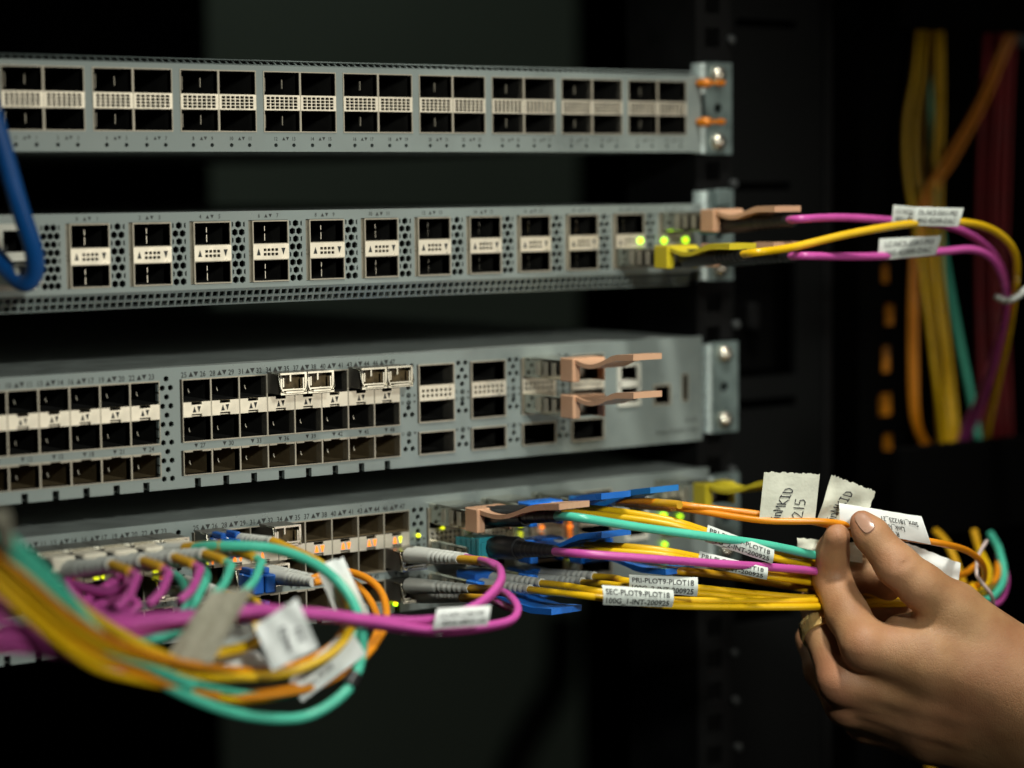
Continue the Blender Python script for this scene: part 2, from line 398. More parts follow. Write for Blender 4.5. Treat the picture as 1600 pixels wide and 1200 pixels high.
fs2 = lambda x, z, d: (x, -z*math.sin(th2)+d*.9, Z2F-.01+z*math.cos(th2)+d*.3)
mb = MB(); hs = []
for k in range(131):
    for (a, b) in ((-3.5, -1.2), (-6.6, -4.4)): hs.append((XL+1.2+3.25*k, XL+3.6+3.25*k, a, b))
mb.plate((XL, -6, -7.3, 0), hs, 1.2, fs2); part('perforated_lip', mb, PANEL, s2)
cg = MB(); rim(cg, 0, CW, 0, 25.5, .5, -.5, 6); cg.box(-1.3, 0, 1.4, 6, 0, 25.5); cg.box(.5, CW-.5, -.4, 4, 9.0, 9.4); cg.box(.5, CW-.5, -.4, 4, 15.6, 16.0)
cgm = cg.mesh('port_cage', CAGE)
cv = MB(); cavity(cv, .5, CW-.5, .5, 9.0); cavity(cv, .5, CW-.5, 16.0, 25); cvm = cv.mesh('port_cavity', CAVITY)
br = MB(); hl = [(5.0+1.85*i, 5.0+1.85*i+1.35, 1.5+1.85*j, 1.5+1.85*j+1.15) for i in range(4) for j in range(2)]
br.plate((.1, CW-.1, 0, 6.3), hl, 1.2, lambda x, z, d: (x, d-.7, z)); brm = br.mesh('divider_bar', BARM)
ar = MB(); 
for x, u_ in ((2.6, True), (14.4, False)):
    r = .95; q = 1 if u_ else -1; ar.add([(x-r, -.78, 3.15-q*1.45), (x+r, -.78, 3.15-q*1.45), (x, -.78, 3.15+q*1.45)], [(0, 1, 2) if u_ else (0, 2, 1)])
arm_ = ar.mesh('arrow_print', INK)
sp = MB()
for z in (1.2, 17):
    sp.box(8.7, 8.9, 5, 6, z, z+3); sp.box(8.7, 8.9, 5, 6, z+4, z+6); sp.box(3.2, 3.35, 7, 8, z, z+4)
spm = sp.mesh('contact_spring', QBODY)
for x in C2:
    c = link('port_cage', cgm, s2, (x, 0, Z2C0)); link('port_cavity', cvm, c, (x, 0, Z2C0)); b = link('divider_bar', brm, c, (x, 0, Z2C0+9.35))
    link('arrow_print', arm_, c, (x, 0, Z2C0+9.35)); link('contact_spring', spm, c, (x, 0, Z2C0))
mb = MB()
for k, x in enumerate(C2):
    text(mb, str(2*k), x+3.4, 60.2, 1.7, sx=.85); tri(mb, x+6.7, 60.95, .8, True); tri(mb, x+8.8, 60.95, .8, False); text(mb, str(2*k+1), x+12.2, 60.2, 1.7, sx=.85)
part('port_number_print', mb, INK, s2, stuff=True)
# management socket at the far left
mb = MB(); rim(mb, -356, -340, 33.5, 59.5, 2.6, -.8, 12); mb.box(-353.4, -342.6, -.8, 10, 45, 48.5); part('management_socket', mb, WHITEP, s2)
mb = MB(); cavity(mb, -353.4, -342.6, 36.1, 45, 20); cavity(mb, -353.4, -342.6, 48.5, 56.9, 20); part('socket_cavity', mb, CAVITY, s2)
for (u, v) in ((1002, 376), (1039, 376), (1072.5, 375)):
    c = at(u, v, -1.5); q = MB(); n = 12
    q.tube([c+(0, 1.4, 0), c, c+(0, -1., 0)], [1.35, 1.35, .5], 12); part('status_light', q, LEDG, s2, True)
ear(s2, 47.8, -.3, 43.5, 8, screws=(-15.9,))
mb = MB(); c = np.array([13.4, 2.4, 66.]); mb.cbox(9.2, 18.2, -.6, 2.4, 61.5, 70, .8); part('cage_nut', mb, EAR, s2)

# ---------- switches three and four: three rows of small ports, eight large ports
def sfp_switch(label, X0, ZT, lit, full_print):
    s = thing('network_switch', label, 'network switch', (-216, 200, ZT-50), 'rack switches')
    def P(x, z): return (x+X0, z+ZT)
    SW = 13.19; colsR = [-277.5+SW*k for k in range(8)]; colsL = [-287.7-SW*8+SW*k for k in range(8)]
    rects = []
    for a, b in ((colsL[0], colsL[7]+SW), (colsR[0], colsR[7]+SW)):
        rects += [(a-.9, b, -31.2, -5.1), (a-.9, b, -44.9, -34.4)]
    QX = [-162.2, -134.3, -106.5, -78.6]; QW = 19.0
    for x in QX: rects += [(x-.6, x+QW, -31.0, -5.2), (x-.6, x+QW, -45.1, -34.8)]
    notch = [(c+5.1, c+7.9, -49.9, -46.2) for c in colsL+colsR]
    misc = [(-51.8, -38.4, -30.6, -10.4), (-30.3, -19.6, -31.6, -21.6), (-12.8, -8.6, -30.8, -17.3)]
    pat = [(-5.6, 2), (-8.7, 1), (-11.8, 2), (-15.0, 1), (-23.8, 1), (-26.9, 2), (-38.7, 1), (-41.9, 2)]
    vx = [-167.3, -138.9, -111.0, -83.1]; pw = 3.9
    cells = []
    for x in vx:
        for z, n in pat: cells.append((x, z, n))
    for i in range(12): cells.append((-284.4, -4.5-3.72*i, 1 if i % 2 == 0 else 2))
    ch = [(x-pw, x+pw, z-1.5, z+1.5) for x, z, n in cells if True]
    lights = [(x, z) for x in vx for z in (-18.3, -21.5, -35.2)]
    mb = MB(); f = lambda x, z, d: (x+X0, d, z+ZT)
    mb.plate((XL-X0, 0, -49.9, 0), rects+notch+misc+ch, 2.2, f)
    for x, z, n in cells:
        xs = [x] if n == 1 else [x-1.85, x+1.85]
        if n == 1: mb.cell((x-pw, x+pw, z-1.5, z+1.5), ngon(x, z, 1.25, 6, math.pi/2), 1.2, f)
        else:
            mb.cell((x-pw, x, z-1.5, z+1.5), ngon(x-1.85, z, 1.25, 6, math.pi/2), 1.2, f); mb.cell((x, x+pw, z-1.5, z+1.5), ngon(x+1.85, z, 1.25, 6, math.pi/2), 1.2, f)
    part('faceplate', mb, PANEL, s)
    chassis(s, ZT-49.9, ZT, x1=X0-.8)
    mb = MB(); mb.tube([(XL, 1.0, ZT-1.0), (X0-1., 1.0, ZT-1.0)], 1.02, 10); part('rounded_top_edge', mb, PANEL, s, True)
    # small ports
    up_ = MB(); t = .32
    up_.box(0, t, -.5, 4, 0, 26.1); up_.box(SW-t, SW, -.5, 4, 0, 26.1); up_.box(t, SW-t, -.45, 4, 25.6, 26.1); up_.box(t, SW-t, -.45, 4, 0, .5)
    upm = up_.mesh('small_port_pair', CAGE)
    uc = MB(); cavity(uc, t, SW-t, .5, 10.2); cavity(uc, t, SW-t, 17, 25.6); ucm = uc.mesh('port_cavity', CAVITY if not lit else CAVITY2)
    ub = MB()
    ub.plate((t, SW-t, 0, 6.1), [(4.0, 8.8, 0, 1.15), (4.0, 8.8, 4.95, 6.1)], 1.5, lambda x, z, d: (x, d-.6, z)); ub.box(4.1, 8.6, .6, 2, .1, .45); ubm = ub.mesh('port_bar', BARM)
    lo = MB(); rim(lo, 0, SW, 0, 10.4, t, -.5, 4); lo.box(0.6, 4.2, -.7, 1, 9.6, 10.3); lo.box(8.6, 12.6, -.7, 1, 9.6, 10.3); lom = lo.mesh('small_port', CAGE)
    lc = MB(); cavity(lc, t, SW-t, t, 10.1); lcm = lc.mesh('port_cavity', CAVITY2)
    gl = MB(); gl.tube([(4.6, 3.2, 5.6), (4.4, 2.8, 4.8), (4.8, 2.8, 4.0)], .24, 5); glm = gl.mesh('contact_spring', BARM)
    arr = MB()
    for x, q in ((5.35, 1), (7.45, -1)):
        arr.add([(x-.85, -.68, 3.05-q*1.25), (x+.85, -.68, 3.05-q*1.25), (x, -.68, 3.05+q*1.25)], [(0, 1, 2) if q > 0 else (0, 2, 1)])
    arrm = arr.mesh('arrow_print', INK)
    for ci, c in enumerate(colsL+colsR):
        w0 = (c+X0, 0, ZT-31.2); p = link('small_port_pair', upm, s, w0); link('port_cavity', ucm, p, w0)
        link('port_bar', ubm, p, (c+X0, 0, ZT-20.8))
        if not lit: link('arrow_print', arrm, p, (c+X0, 0, ZT-20.8))
        w1 = (c+X0, 0, ZT-44.8); l = link('small_port', lom, s, w1); link('port_cavity', lcm, l, w1)
        if not lit:
            if ci < 15: link('contact_spring', glm, l, w1); link('contact_spring', glm, p, w0)
            if ci < 11: link('contact_spring', glm, p, (w0[0], 0, w0[2]+16.2))
    # large ports
    qc = MB(); rim(qc, 0, QW, 0, 25.8, .55, -.6, 8); qc.box(.55, QW-.55, -.4, 4, 9.6, 10.0); qc.box(.55, QW-.55, -.4, 4, 16.2, 16.6); qcm = qc.mesh('large_port_pair', CAGE)
    qv = MB(); cavity(qv, .55, QW-.55, .55, 9.6); cavity(qv, .55, QW-.55, 16.6, 25.25); qvm = qv.mesh('port_cavity', CAVITY)
    qb = MB(); qb.plate((.2, QW-.2, 0, 6.6), [(1.5+2.35*i, 1.5+2.35*i+1.35, 1.5+2.2*j, 1.5+2.2*j+1.3) for i in range(7) for j in range(2)], 1.2, lambda x, z, d: (x, d-.8, z)); qbm = qb.mesh('divider_grille', BARM)
    q1 = MB(); rim(q1, 0, QW, 0, 10.3, .55, -.6, 8); q1m = q1.mesh('large_port', CAGE); q1c = MB(); cavity(q1c, .55, QW-.55, .55, 9.75); q1cm = q1c.mesh('port_cavity', CAVITY)
    for x in QX:
        w0 = (x+X0, 0, ZT-31.0); p = link('large_port_pair', qcm, s, w0); link('port_cavity', qvm, p, w0); link('divider_grille', qbm, p, (x+X0, 0, ZT-21.2))
        w1 = (x+X0, 0, ZT-45.1); l = link('large_port', q1m, s, w1); link('port_cavity', q1cm, l, w1)
    # sockets on the right
    mb = MB(); rim(mb, *[a+X0 for a in misc[0][:2]], *[a+ZT for a in misc[0][2:]], 1.6, -1.2, 10); mb.box(-51+X0, -39.4+X0, -1.2, 8, ZT-21.8, ZT-18.6); k = part('network_socket', mb, WHITEP, s)
    mb = MB(); cavity(mb, -50.2+X0, -40+X0, ZT-29, ZT-12, 14); part('socket_cavity', mb, CAVITY, s)
    mb = MB(); rim(mb, *[a+X0 for a in misc[1][:2]], *[a+ZT for a in misc[1][2:]], .9, -.6, 10); part('console_socket', mb, CAGE, s)
    mb = MB(); cavity(mb, -29.4+X0, -20.5+X0, ZT-30.7, ZT-22.5, 14); part('socket_cavity', mb, CAVITY, s)
    mb = MB(); rim(mb, *[a+X0 for a in misc[2][:2]], *[a+ZT for a in misc[2][2:]], .6, -.3, 10); mb.box(-11.4+X0, -10.2+X0, 2, 8, ZT-30, ZT-18); part('usb_socket', mb, CAGE, s)
    mb = MB(); cavity(mb, -12.2+X0, -9.2+X0, ZT-30.2, ZT-17.9, 14); part('socket_cavity', mb, CAVITY, s)
    # print
    mb = MB(); y = -.06
    for k, c in enumerate(colsL+colsR):
        n = 1+3*k; x = c+X0
        text(mb, str(n), x+1.1, ZT-4.45, 2.3, sx=.86); tri(mb, x+4.35, ZT-3.3, 1.1, True); tri(mb, x+6.6, ZT-3.3, 1.1, False); text(mb, str(n+1), x+9.8, ZT-4.45, 2.3, sx=.86)
        tri(mb, x+6.1, ZT-32.75, .9, False); text(mb, str(n+2), x+9.2, ZT-33.7, 1.95, sx=.9)
    for i, x in enumerate(vx):
        for j, (z, n) in enumerate(((-18.3, 0), (-21.5, 1), (-35.2, 2))):
            text(mb, str(49+3*i+n), x+X0-3.1, ZT+z-.65, 1.45, sx=.8); tri(mb, x+X0+3.1, ZT+z, .7, j == 0)
    if full_print:
        text(mb, 'Nexus 93240YC-FX2', -3.2, ZT-45.6, 2.1, anchor=1.)
        for i, h in enumerate((.7, 1.5, 2.4, 1.5, .7, 1.5, 2.4, 1.5, .7)):
            x = -11+.95*i; mb.add([(x, y, ZT-40.6), (x+.42, y, ZT-40.6), (x+.42, y, ZT-40.6+h), (x, y, ZT-40.6+h)], [(0, 1, 2, 3)])
        text(mb, '1', -24.5, ZT-18.8, 1.8); text(mb, '2', -16.3, ZT-28.8, 1.8)
    part('port_number_print', mb, INK, s, stuff=True)
    mb = MB()
    for x, z in lights: mb.tube([(x+X0, .9, z+ZT), (x+X0, -.25, z+ZT), (x+X0, -.5, z+ZT)], [1.15, 1.15, .6], 10)
    part('indicator_lens', mb, mat('dark_lens', (.05, .06, .055), .25), s, True, True)
    return s, colsL, colsR, QX, vx
s3, CL, CR, QX, VX = sfp_switch('third switch from the top, mostly empty small ports, two tan pull tabs at right', 0., 0., False, True)
X4, Z4 = 4., -63.5
s4, *_ = sfp_switch('lowest switch, lit with orange and yellow lights and crowded with plugged cables', X4, Z4, True, False)
ear(s3, -25.6, 2.4, 43.8, 0); ear(s4, Z4-26, 3.2, 43.5, 0)
# lit arrows of the lowest switch
def led_tri(c, up_, m, r=.85, h=1.35):
    q = MB(); k = 1 if up_ else -1
    q.extrude([(-r, -k*h), (r, -k*h), (r*.25, k*h), (-r*.25, k*h)], lambda x, z: (c[0]+x, c[1]-.25, c[2]+z), lambda x, z: (c[0]+x, c[1]+.3, c[2]+z)); part('status_light', q, m, s4)
for ci, c in enumerate(CR):
    st = {0: 'yo', 1: 'oo', 2: 'o-', 3: '-o', 4: 'oo', 5: 'oo', 6: 'oo', 7: 'oy'}[ci]
    for ch, x, up_ in ((st[0], 5.35, True), (st[1], 8.2, False)):
        if ch != '-': led_tri((c+X4+x, -.65, Z4-17.75), up_, LEDY if ch == 'y' else LEDO)
for ci, st in ((7, 'yo'), (6, 'y-'), (5, 'yy'), (4, 'yo'), (3, 'o-')):
    c = CL[ci]
    for ch, x, up_ in ((st[0], 5.35, True), (st[1], 8.2, False)):
        if ch != '-': led_tri((c+X4+x, -1.3, Z4-18.2), up_, LEDY if ch == 'y' else LEDO, 1.0, 1.6)
def led_dot(u, v, Y, m, r=1.0):
    c = at(u, v, Y); q = MB(); q.tube([c+(0, 1.2, 0), c, c+(0, -.9, 0)], [r, r, .35*r], 10); part('status_light', q, m, s4, True)
for u, v, m, r in ((655, 837, LEDY, .9), (736, 827, LEDY, .9), (815, 820, LEDY, 1.1), (892, 823, LEDO, 1.2), (892, 813, LEDO, .8), (1038, 806, LEDG, 1.5), (1064, 807, LEDG, .9), (848, 824, LEDO, .9),
                   (693, 825, LEDY, .7), (893, 872, LEDY, .9), (1040, 851, LEDG, 1.1), (686, 850, LEDG, .7)):
    led_dot(u, v, -2., m, r)
for u, v, m in ((620, 939, LEDO), (619, 944, LEDG)): led_dot(u, v, -3., m, 1.0)

# ================================================================== PLUGGED MODULES
def smallmod(label, X, Z, out=11., mat_in=CAVITY3, bail=True, group='small transceivers'):
    """hollow-nosed small transceiver with wire bail; X,Z = lower left corner of the opening"""
    t = thing('small_transceiver', label, 'transceiver', (X+6.5, 0, Z), group)
    mb = MB(); w, h = 12.4, 8.9; x0, x1, z0, z1 = X+.4, X+.4+w, Z+1.4, Z+1.4+h
    mb.box(x0, x1, -out, 20, z0, z0+.9); mb.box(x0, x1, -out, 20, z1-.7, z1); mb.box(x0, x0+.8, -out, 20, z0+.9, z1-.7); mb.box(x1-.8, x1, -out, 20, z0+.9, z1-.7)
    part('shell', mb, SHELLD, t)
    mb = MB(); mb.box(x0-.1, x1+.1, -out-.5, -out+1.2, z0-.1, z0+2.3); mb.box(x0-.1, x1+.1, -out-.3, -out+1.2, z1-.7, z1+.1); mb.box(x0-.1, x0+.7, -out-.4, -out+1.2, z0+2.3, z1-2.2); mb.box(x1-.9, x1+.1, -out-.4, -out+1.2, z0+2.3, z1-.7)
    part('nose_frame', mb, CHROME, t)
    mb = MB(); cavity(mb, x0+.8, x1-.8, z0+.9, z1-.7, -out+4, -out+.8); part('receptacle', mb, mat_in, t)
    mb = MB(); xm = (x0+x1)/2
    mb.cbox(xm-1.7, xm-.6, -out+.3, -out+2, z0+5.2, z1-.6, .2); mb.cbox(xm-.2, xm+.8, -out+.5, -out+2, z0+1.2, z0+2.6, .2); mb.cbox(x0+.9, x0+1.9, -out-.2, -out+2, z0+3, z1-1.8, .2); mb.cbox(x1-1.9, x1-.9, -out-.2, -out+2, z0+1.2, z1-2, .2)
    part('ferrule_clip', mb, CHROME, t)
    if bail:
        mb = MB(); mb.cbox(x0+1.6, x1-1.8, -out-1.5, -out-.55, z0+.3, z0+1.7, .3); part('bail_latch', mb, CHROME, t)
        mb = MB(); mb.tube([(x0-.3, -out+6, z1-.2), (x0-.3, -out+1, z1-.6), (x0-.3, -out-.8, z0+2.5), (x0+.6, -out-1.2, z0+.9), (x1-.6, -out-1.2, z0+.9), (x1+.3, -out-.8, z0+2.5), (x1+.3, -out+1, z1-.6)], .26, 7); part('bail_wire', mb, CHROME, t, True)
    return t
for k, lab in ((3, 'leftmost of the four bare metal transceivers in the third switch'), (4, 'second from left of the four bare metal transceivers in the third switch'),
               (6, 'third from left of the four bare metal transceivers in the third switch'), (7, 'rightmost of the four bare metal transceivers in the third switch')):
    smallmod(lab, CR[k], -14.6, 11.)

def wavy_tab(mb, x0, x1, z, y0, y1, sgn=1, thick=1.9, grip=22., rise=0.):
    """flat pull tab running outwards from y0 to y1 (both negative), dipping and then rising to a thicker grip"""
    L = y0-y1; pr = []
    def zc(t): return z+sgn*(-2.6*math.sin(min(1, t/.55)*math.pi)*.9 + (1.4 if t > .55 else 0)*min(1, (t-.55)/.15 if t > .55 else 0))
    zb = zc; zc = lambda t: zb(t)+rise*t
    N = 18; top = []; bot = []
    for i in range(N+1):
        t = i/N; th_ = thick*(1.0 if t < .6 else 1.35); y = y0-L*t; top.append((y, zc(t)+th_/2)); bot.append((y, zc(t)-th_/2))
    for a in range(N):
        wa = 0 if a < N*.6 else -.6; 
        mb.add([(x0, *top[a]), (x1, *top[a]), (x1, *top[a+1]), (x0, *top[a+1]), (x0, *bot[a]), (x1, *bot[a]), (x1, *bot[a+1]), (x0, *bot[a+1])],
               [(0, 1, 2, 3), (7, 6, 5, 4), (0, 3, 7, 4), (1, 5, 6, 2)])
    mb.add([(x0, *top[0]), (x1, *top[0]), (x1, *bot[0]), (x0, *bot[0])], [(0, 3, 2, 1)]); mb.add([(x0, *top[N]), (x1, *top[N]), (x1, *bot[N]), (x0, *bot[N])], [(0, 1, 2, 3)])
def bigmod(label, X, Z, m, out=29., tab=62., top=True, w=17.6, h=9.0, frame=9., rise=0., group='large transceivers', mouth=CAVITY):
    """large transceiver: shell, coloured frame round the mouth and a pull tab"""
    t = thing('large_transceiver', label, 'transceiver', (X+w/2, 0, Z), group)
    dz = 2.2 if Z < -50 else .6; x0, x1, z0, z1 = X+.7, X+.7+w, Z+dz, Z+dz+h
    mb = MB(); mb.cbox(x0, x1, -out, 22, z0, z1, .4); part('shell', mb, QBODY, t)
    mb = MB()
    for i in range(3): mb.box(x0-.12, x0, -out+4+6*i, -out+7+6*i, z0+1.5, z1-1.5)
    part('shell_rib', mb, CAGE, t)
    if m is not None:
        mb = MB(); a, b, c, d = x0-.3, x1+.3, z0-.2, z1+1.2
        if not top: c, d = z0-1.2, z1+.2
        mb.cbox(a, a+4.2, -out-frame, -out+.4, c, d, .4); mb.cbox(b-1.6, b, -out-frame, -out+.4, c, d, .4)
        mb.cbox(a+4.2, b-1.6, -out-frame, -out+.4, d-2., d, .3) if top else mb.cbox(a+4.2, b-1.6, -out-frame, -out+.4, c, c+2., .3)
        if tab > frame: wavy_tab(mb, x0+1, x1-1, (d-1.3) if top else (c+1.3), -out-frame+.5, -out-tab, 1 if top else -1, rise=rise)
        part('pull_tab', mb, m, t)
    mb = MB(); cavity(mb, x0+3.8, x1-1.4, z0+.6, z1-.8, -out+1, -out-frame*.6); part('receptacle', mb, mouth, t)
    return t
for z, lab in ((-14.2, 'upper of two tan-tabbed transceivers, nothing plugged in, right part of third switch'), (-30.4, 'lower of two tan-tabbed transceivers, nothing plugged in, right part of third switch')):
    bigmod(lab, QX[2], z, TAN, tab=50., rise=2.5)
bigmod('transceiver with mustard yellow pull tab in second switch, beside its green lights', C2[10]-.6, 34., YELT, tab=50.)
bigmod('upper tan-tabbed transceiver at the right end of the second switch', C2[11]-.6, 50., TAN, tab=49.)
bigmod('lower tan-tabbed transceiver at the right end of the second switch, mostly behind yellow cable', C2[11]-.6, 34., TAN, tab=48.)
Q4 = [x+X4 for x in QX]
bigmod('tan-tabbed transceiver in lowest switch with black boot and aqua cable', Q4[0], Z4-14.2, TAN, tab=66., rise=7.)
bigmod('tabless transceiver in lowest switch holding a ribbed teal plug', Q4[0], Z4-30.4, None)
bigmod('transceiver whose bright blue pull tab hangs lowest in front of the bottom switch', Q4[0], Z4-44.8, BLUET, tab=60., top=False, rise=5.)
bigmod('transceiver with the larger upper blue pull tab behind the tan tab', Q4[1], Z4-14.2, BLUET, tab=58., rise=8.)
bigmod('transceiver with blue pull tab just above the magenta cable and its black boot', Q4[1], Z4-30.4, BLUET, tab=58., rise=8.)
bigmod('transceiver with blue frame behind the grey boots of the lower yellow cables', Q4[1], Z4-44.8, BLUET, tab=0., top=False)
bigmod('transceiver with light blue pull tab farthest right, above the orange cables', Q4[2], Z4-14.2, mat('light_blue_tab', (.015, .20, .60), .35), tab=56., rise=8.)
bigmod('transceiver with blue tab half hidden behind the magenta cable and white labels', Q4[2], Z4-32.4, BLUET, tab=66., top=False, rise=4.)
bigmod('transceiver with yellow pull tab behind the handwritten tape flag', Q4[3]+44, Z4-14.2, YELT, tab=62., rise=6.)

# ================================================================== CABLES
def crom(P, per=8):
    P = np.array(P, float); Q = np.vstack([2*P[0]-P[1], P, 2*P[-1]-P[-2]]); out = []
    for i in range(1, len(Q)-2):
        a, b, c, d = Q[i-1:i+3]
        for k in range(per):
            t = k/per; out.append(.5*((2*b)+(c-a)*t+(2*a-5*b+4*c-d)*t*t+(3*b-a-3*c+d)*t**3))
    out.append(Q[-2]); return np.array(out)
def cable(label, color, pts, r=1.7, group=None, per=8, name='fibre_cable', cat='cable'):
    W = [np.array(p[1]) if p[0] == 'w' else atd(*p) for p in pts]
    base = min(W, key=lambda p: p[2]); t = thing(name, label, cat, base, group)
    mb = MB(); mb.tube(crom(W, per), r, 12); part('jacket', mb, J[color], t, True); t['_'] = 0; del t['_']; return t, W
def boot(t, A, B, r0, r1, m, ribs=6, name='boot', rib_from=.45, rib_to=.92):
    A = np.array(A); B = np.array(B); L = np.linalg.norm(B-A); N = 46; pts = []; rr = []
    for i in range(N+1):
        s_ = i/N; r = r0+(r1-r0)*s_**1.2
        if rib_from < s_ < rib_to and ribs:
            ph = (s_-rib_from)/(rib_to-rib_from)*ribs % 1; r -= .35 if ph > .62 else 0
        pts.append(A+(B-A)*s_); rr.append(r)
    mb = MB(); mb.tube(pts, rr, 16); return part(name, mb, m, t, True)
def collar(t, A, B, r, m, name='collar'):
    mb = MB(); A = np.array(A); B = np.array(B); mb.tube([A, A+(B-A)*.1, B-(B-A)*.1, B], [r*.9, r, r, r*.9], 14); return part(name, mb, m, t, True)
class Patch:
    """a small sheet spanned by four corners (a=lower left, b=lower right, c=upper right, d=upper left as seen), with bulge and thickness"""
    def __init__(s, a, b, c, d, bulge=0., wave=0., seed=0, curl=0.):
        s.c = [np.array(q, float) for q in (a, b, c, d)]; n = np.cross(s.c[1]-s.c[0], s.c[3]-s.c[0]); n /= np.linalg.norm(n)
        if n@(CAM-s.c[0]) < 0: n = -n
        s.n = n; s.b = bulge; s.w = wave; s.curl = curl; rs = random.Random(seed); s.ph = [rs.uniform(0, 6.28) for _ in range(6)]
    def __call__(s, u, v, off=0.):
        a, b, c, d = s.c; p = a*(1-u)*(1-v)+b*u*(1-v)+c*u*v+d*(1-u)*v
        h = s.b*(1-(2*v-1)**2)+s.w*(math.sin(7*u+s.ph[0])*math.sin(5*v+s.ph[1])+.6*math.sin(13*u+4*v+s.ph[2])+.5*math.sin(9*v-6*u+s.ph[3]))+s.curl*(2*u-1)**2
        return p+s.n*(h+off)
def sheet(t, pt, m, nx=14, ny=8, th=.35, jag=0., name='paper_label', seed=1, sides='t'):
    rs = random.Random(seed); mb = MB(); jt = [rs.uniform(-jag, jag) for _ in range(nx+1)]; jr = [rs.uniform(-jag, jag)*.5 for _ in range(ny+1)]; jl = [rs.uniform(-jag, jag)*.5 for _ in range(ny+1)]
    V = []
    for side in (0, 1):
        for j in range(ny+1):
            for i in range(nx+1):
                u, v = i/nx, j/ny; vv = v*(1+jt[i]); uu = u
                if 'r' in sides and i == nx: uu += jr[j]
                if 'l' in sides and i == 0: uu += jl[j]
                V.append(pt(uu, vv, 0 if side == 0 else -th))
    W_ = nx+1; o = W_*(ny+1); F = []
    for j in range(ny):
        for i in range(nx):
            k = j*W_+i; F += [(k, k+1, k+W_+1, k+W_), (o+k, o+k+W_, o+k+W_+1, o+k+1)]
    B = list(range(W_))+[W_*(j+1)-1 for j in range(1, ny+1)]+[W_*ny+i for i in range(nx-1, -1, -1)]+[W_*j for j in range(ny-1, 0, -1)]
    F += [(B[k], o+B[k], o+B[(k+1) % len(B)], B[(k+1) % len(B)]) for k in range(len(B))]
    mb.add(V, F); return part(name, mb, m, t, True)
def print_on(t, pt, lines, size_v, u0=.04, rot=0, m=INK, aspect=None, name='label_print', uw=None, off=.34):
    """lines: (text, baseline v); glyph height size_v of patch height"""
    a, b, c, d = pt.c; W_ = np.linalg.norm(b-a); H_ = np.linalg.norm(d-a); mb = MB()
    for row in lines:
        txt, v0 = row[0], row[1]; uu = row[2] if len(row) > 2 else u0
        g, f, wd = glyphs(txt)
        if not g: continue
        k = size_v/.72
        kx = k*H_/W_
        if uw: kx = uw*(row[3] if len(row) > 3 else 1.)/wd
        V = []
        for x, y in g:
            U, Vv = uu+x*kx, v0+y*k
            if rot == 180: U, Vv = 1-U, 1-Vv
            V.append(pt(U, Vv, off))
        mb.add(V, f)
    return part(name, mb, m, t)
def strokes(t, pt, lines, r=.22, name='handwriting', m=PEN):
    mb = MB()
    for ln in lines: mb.tube([pt(u, v, .12) for u, v in (ln if len(ln) > 2 else [ln[0], ((ln[0][0]+ln[1][0])/2, (ln[0][1]+ln[1][1])/2), ln[1]])], r, 5)
    return part(name, mb, m, t)
G_R = 'cables running right from the lowest switch'; G_L = 'cables looping left in front of the lowest switch'; G_B = 'cables hanging at the right of the rack'; G_2 = 'cables of the second switch'
XA, XB, XC = Q4[0]+9.4, Q4[1]+9.4, Q4[2]+9.4
W = lambda u, v, X: ('w', atX(u, v, X))
# --- aqua and magenta cables with black boots
t, P = cable('aqua cable leaving a black boot under the tan tab, passing behind the fingers', 'teal',
    [W(860, 806, XA), W(905, 809, XA), (1000, 824, 952), (1110, 839, 960), (1200, 852, 968), (1275, 868, 984), (1335, 880, 1003), (1420, 915, 1010), (1500, 934, 1030), (1545, 936, 1055), (1568, 905, 1075), (1562, 862, 1090), (1548, 835, 1120)], 1.9, G_R)
boot(t, atX(764, 806, XA), atX(872, 806, XA), 4.3, 2.5, BOOTK, 7, rib_from=.55); collar(t, atX(775, 806, XA), atX(822, 806, XA), 4.7, BOOTK, 'plug_body')
t, P = cable('magenta cable leaving a black boot and teal plug, passing behind the fingers', 'magenta',
    [W(856, 861, XA), W(905, 865, XA), (1000, 872, 946), (1110, 880, 955), (1200, 886, 966), (1275, 893, 984), (1340, 905, 1006), (1440, 935, 1014), (1520, 948, 1040), (1560, 940, 1065), (1572, 905, 1085), (1560, 870, 1110)], 1.8, G_R)
boot(t, atX(765, 855, XA), atX(868, 861, XA), 4.6, 2.4, BOOTK, 7, rib_from=.5); collar(t, atX(775, 855, XA), atX(812, 857, XA), 5.0, BOOTK, 'plug_body')
mb = MB(); a = atX(733, 852, XA); b = atX(768, 854, XA)
for i in range(9):
    p = a+(b-a)*i/9; mb.cbox(p[0]-7.2, p[0]+6.8, p[1]-3.1, p[1]-.5 if i % 2 else p[1], p[2]-4.4-(0 if i % 2 else .35), p[2]+4.2+(0 if i % 2 else .35), .3)
mb.cbox(a[0]-6.6, a[0]+6.2, b[1]-2, a[1], a[2]-4.1, a[2]+3.9, .3)
part('teal_plug', mb, TEALC, t)

# --- yellow duplex cables
def duplex(lab, col, pts, dv, r=1.6, grp=G_R, bt=None, sleeve=None, X=None):
    """one label for each of the two strands: lab = (first, second)"""
    out = []
    for k in (0, 1):
        q = []
        for p in pts:
            if p[0] == 'w':
                o = p[1].copy(); o[2] += (-dv if k else dv)*.22; o[0] += (3.1 if k == 0 else -3.1); q.append(('w', o))
            else: q.append((p[0], p[1]+(dv if k else -dv)*(1 if len(p) < 4 else p[3]), p[2]+(-1.5 if k else 1.5)))
        t, P = cable(lab[k], col, q, r, grp)
        if bt:
            A, B = np.array(bt[0]), np.array(bt[1]); off = np.array([3.1 if k == 0 else -3.1, 0, (-dv if k else dv)*.22])
            boot(t, A+off, B+off, 2.9, 2.1, BOOTG, 5)
        if sleeve: collar(t, np.array(sleeve[0])+off, np.array(sleeve[1])+off, r+.45, J['amber'], 'sleeve')
        out.append(t)
    return out
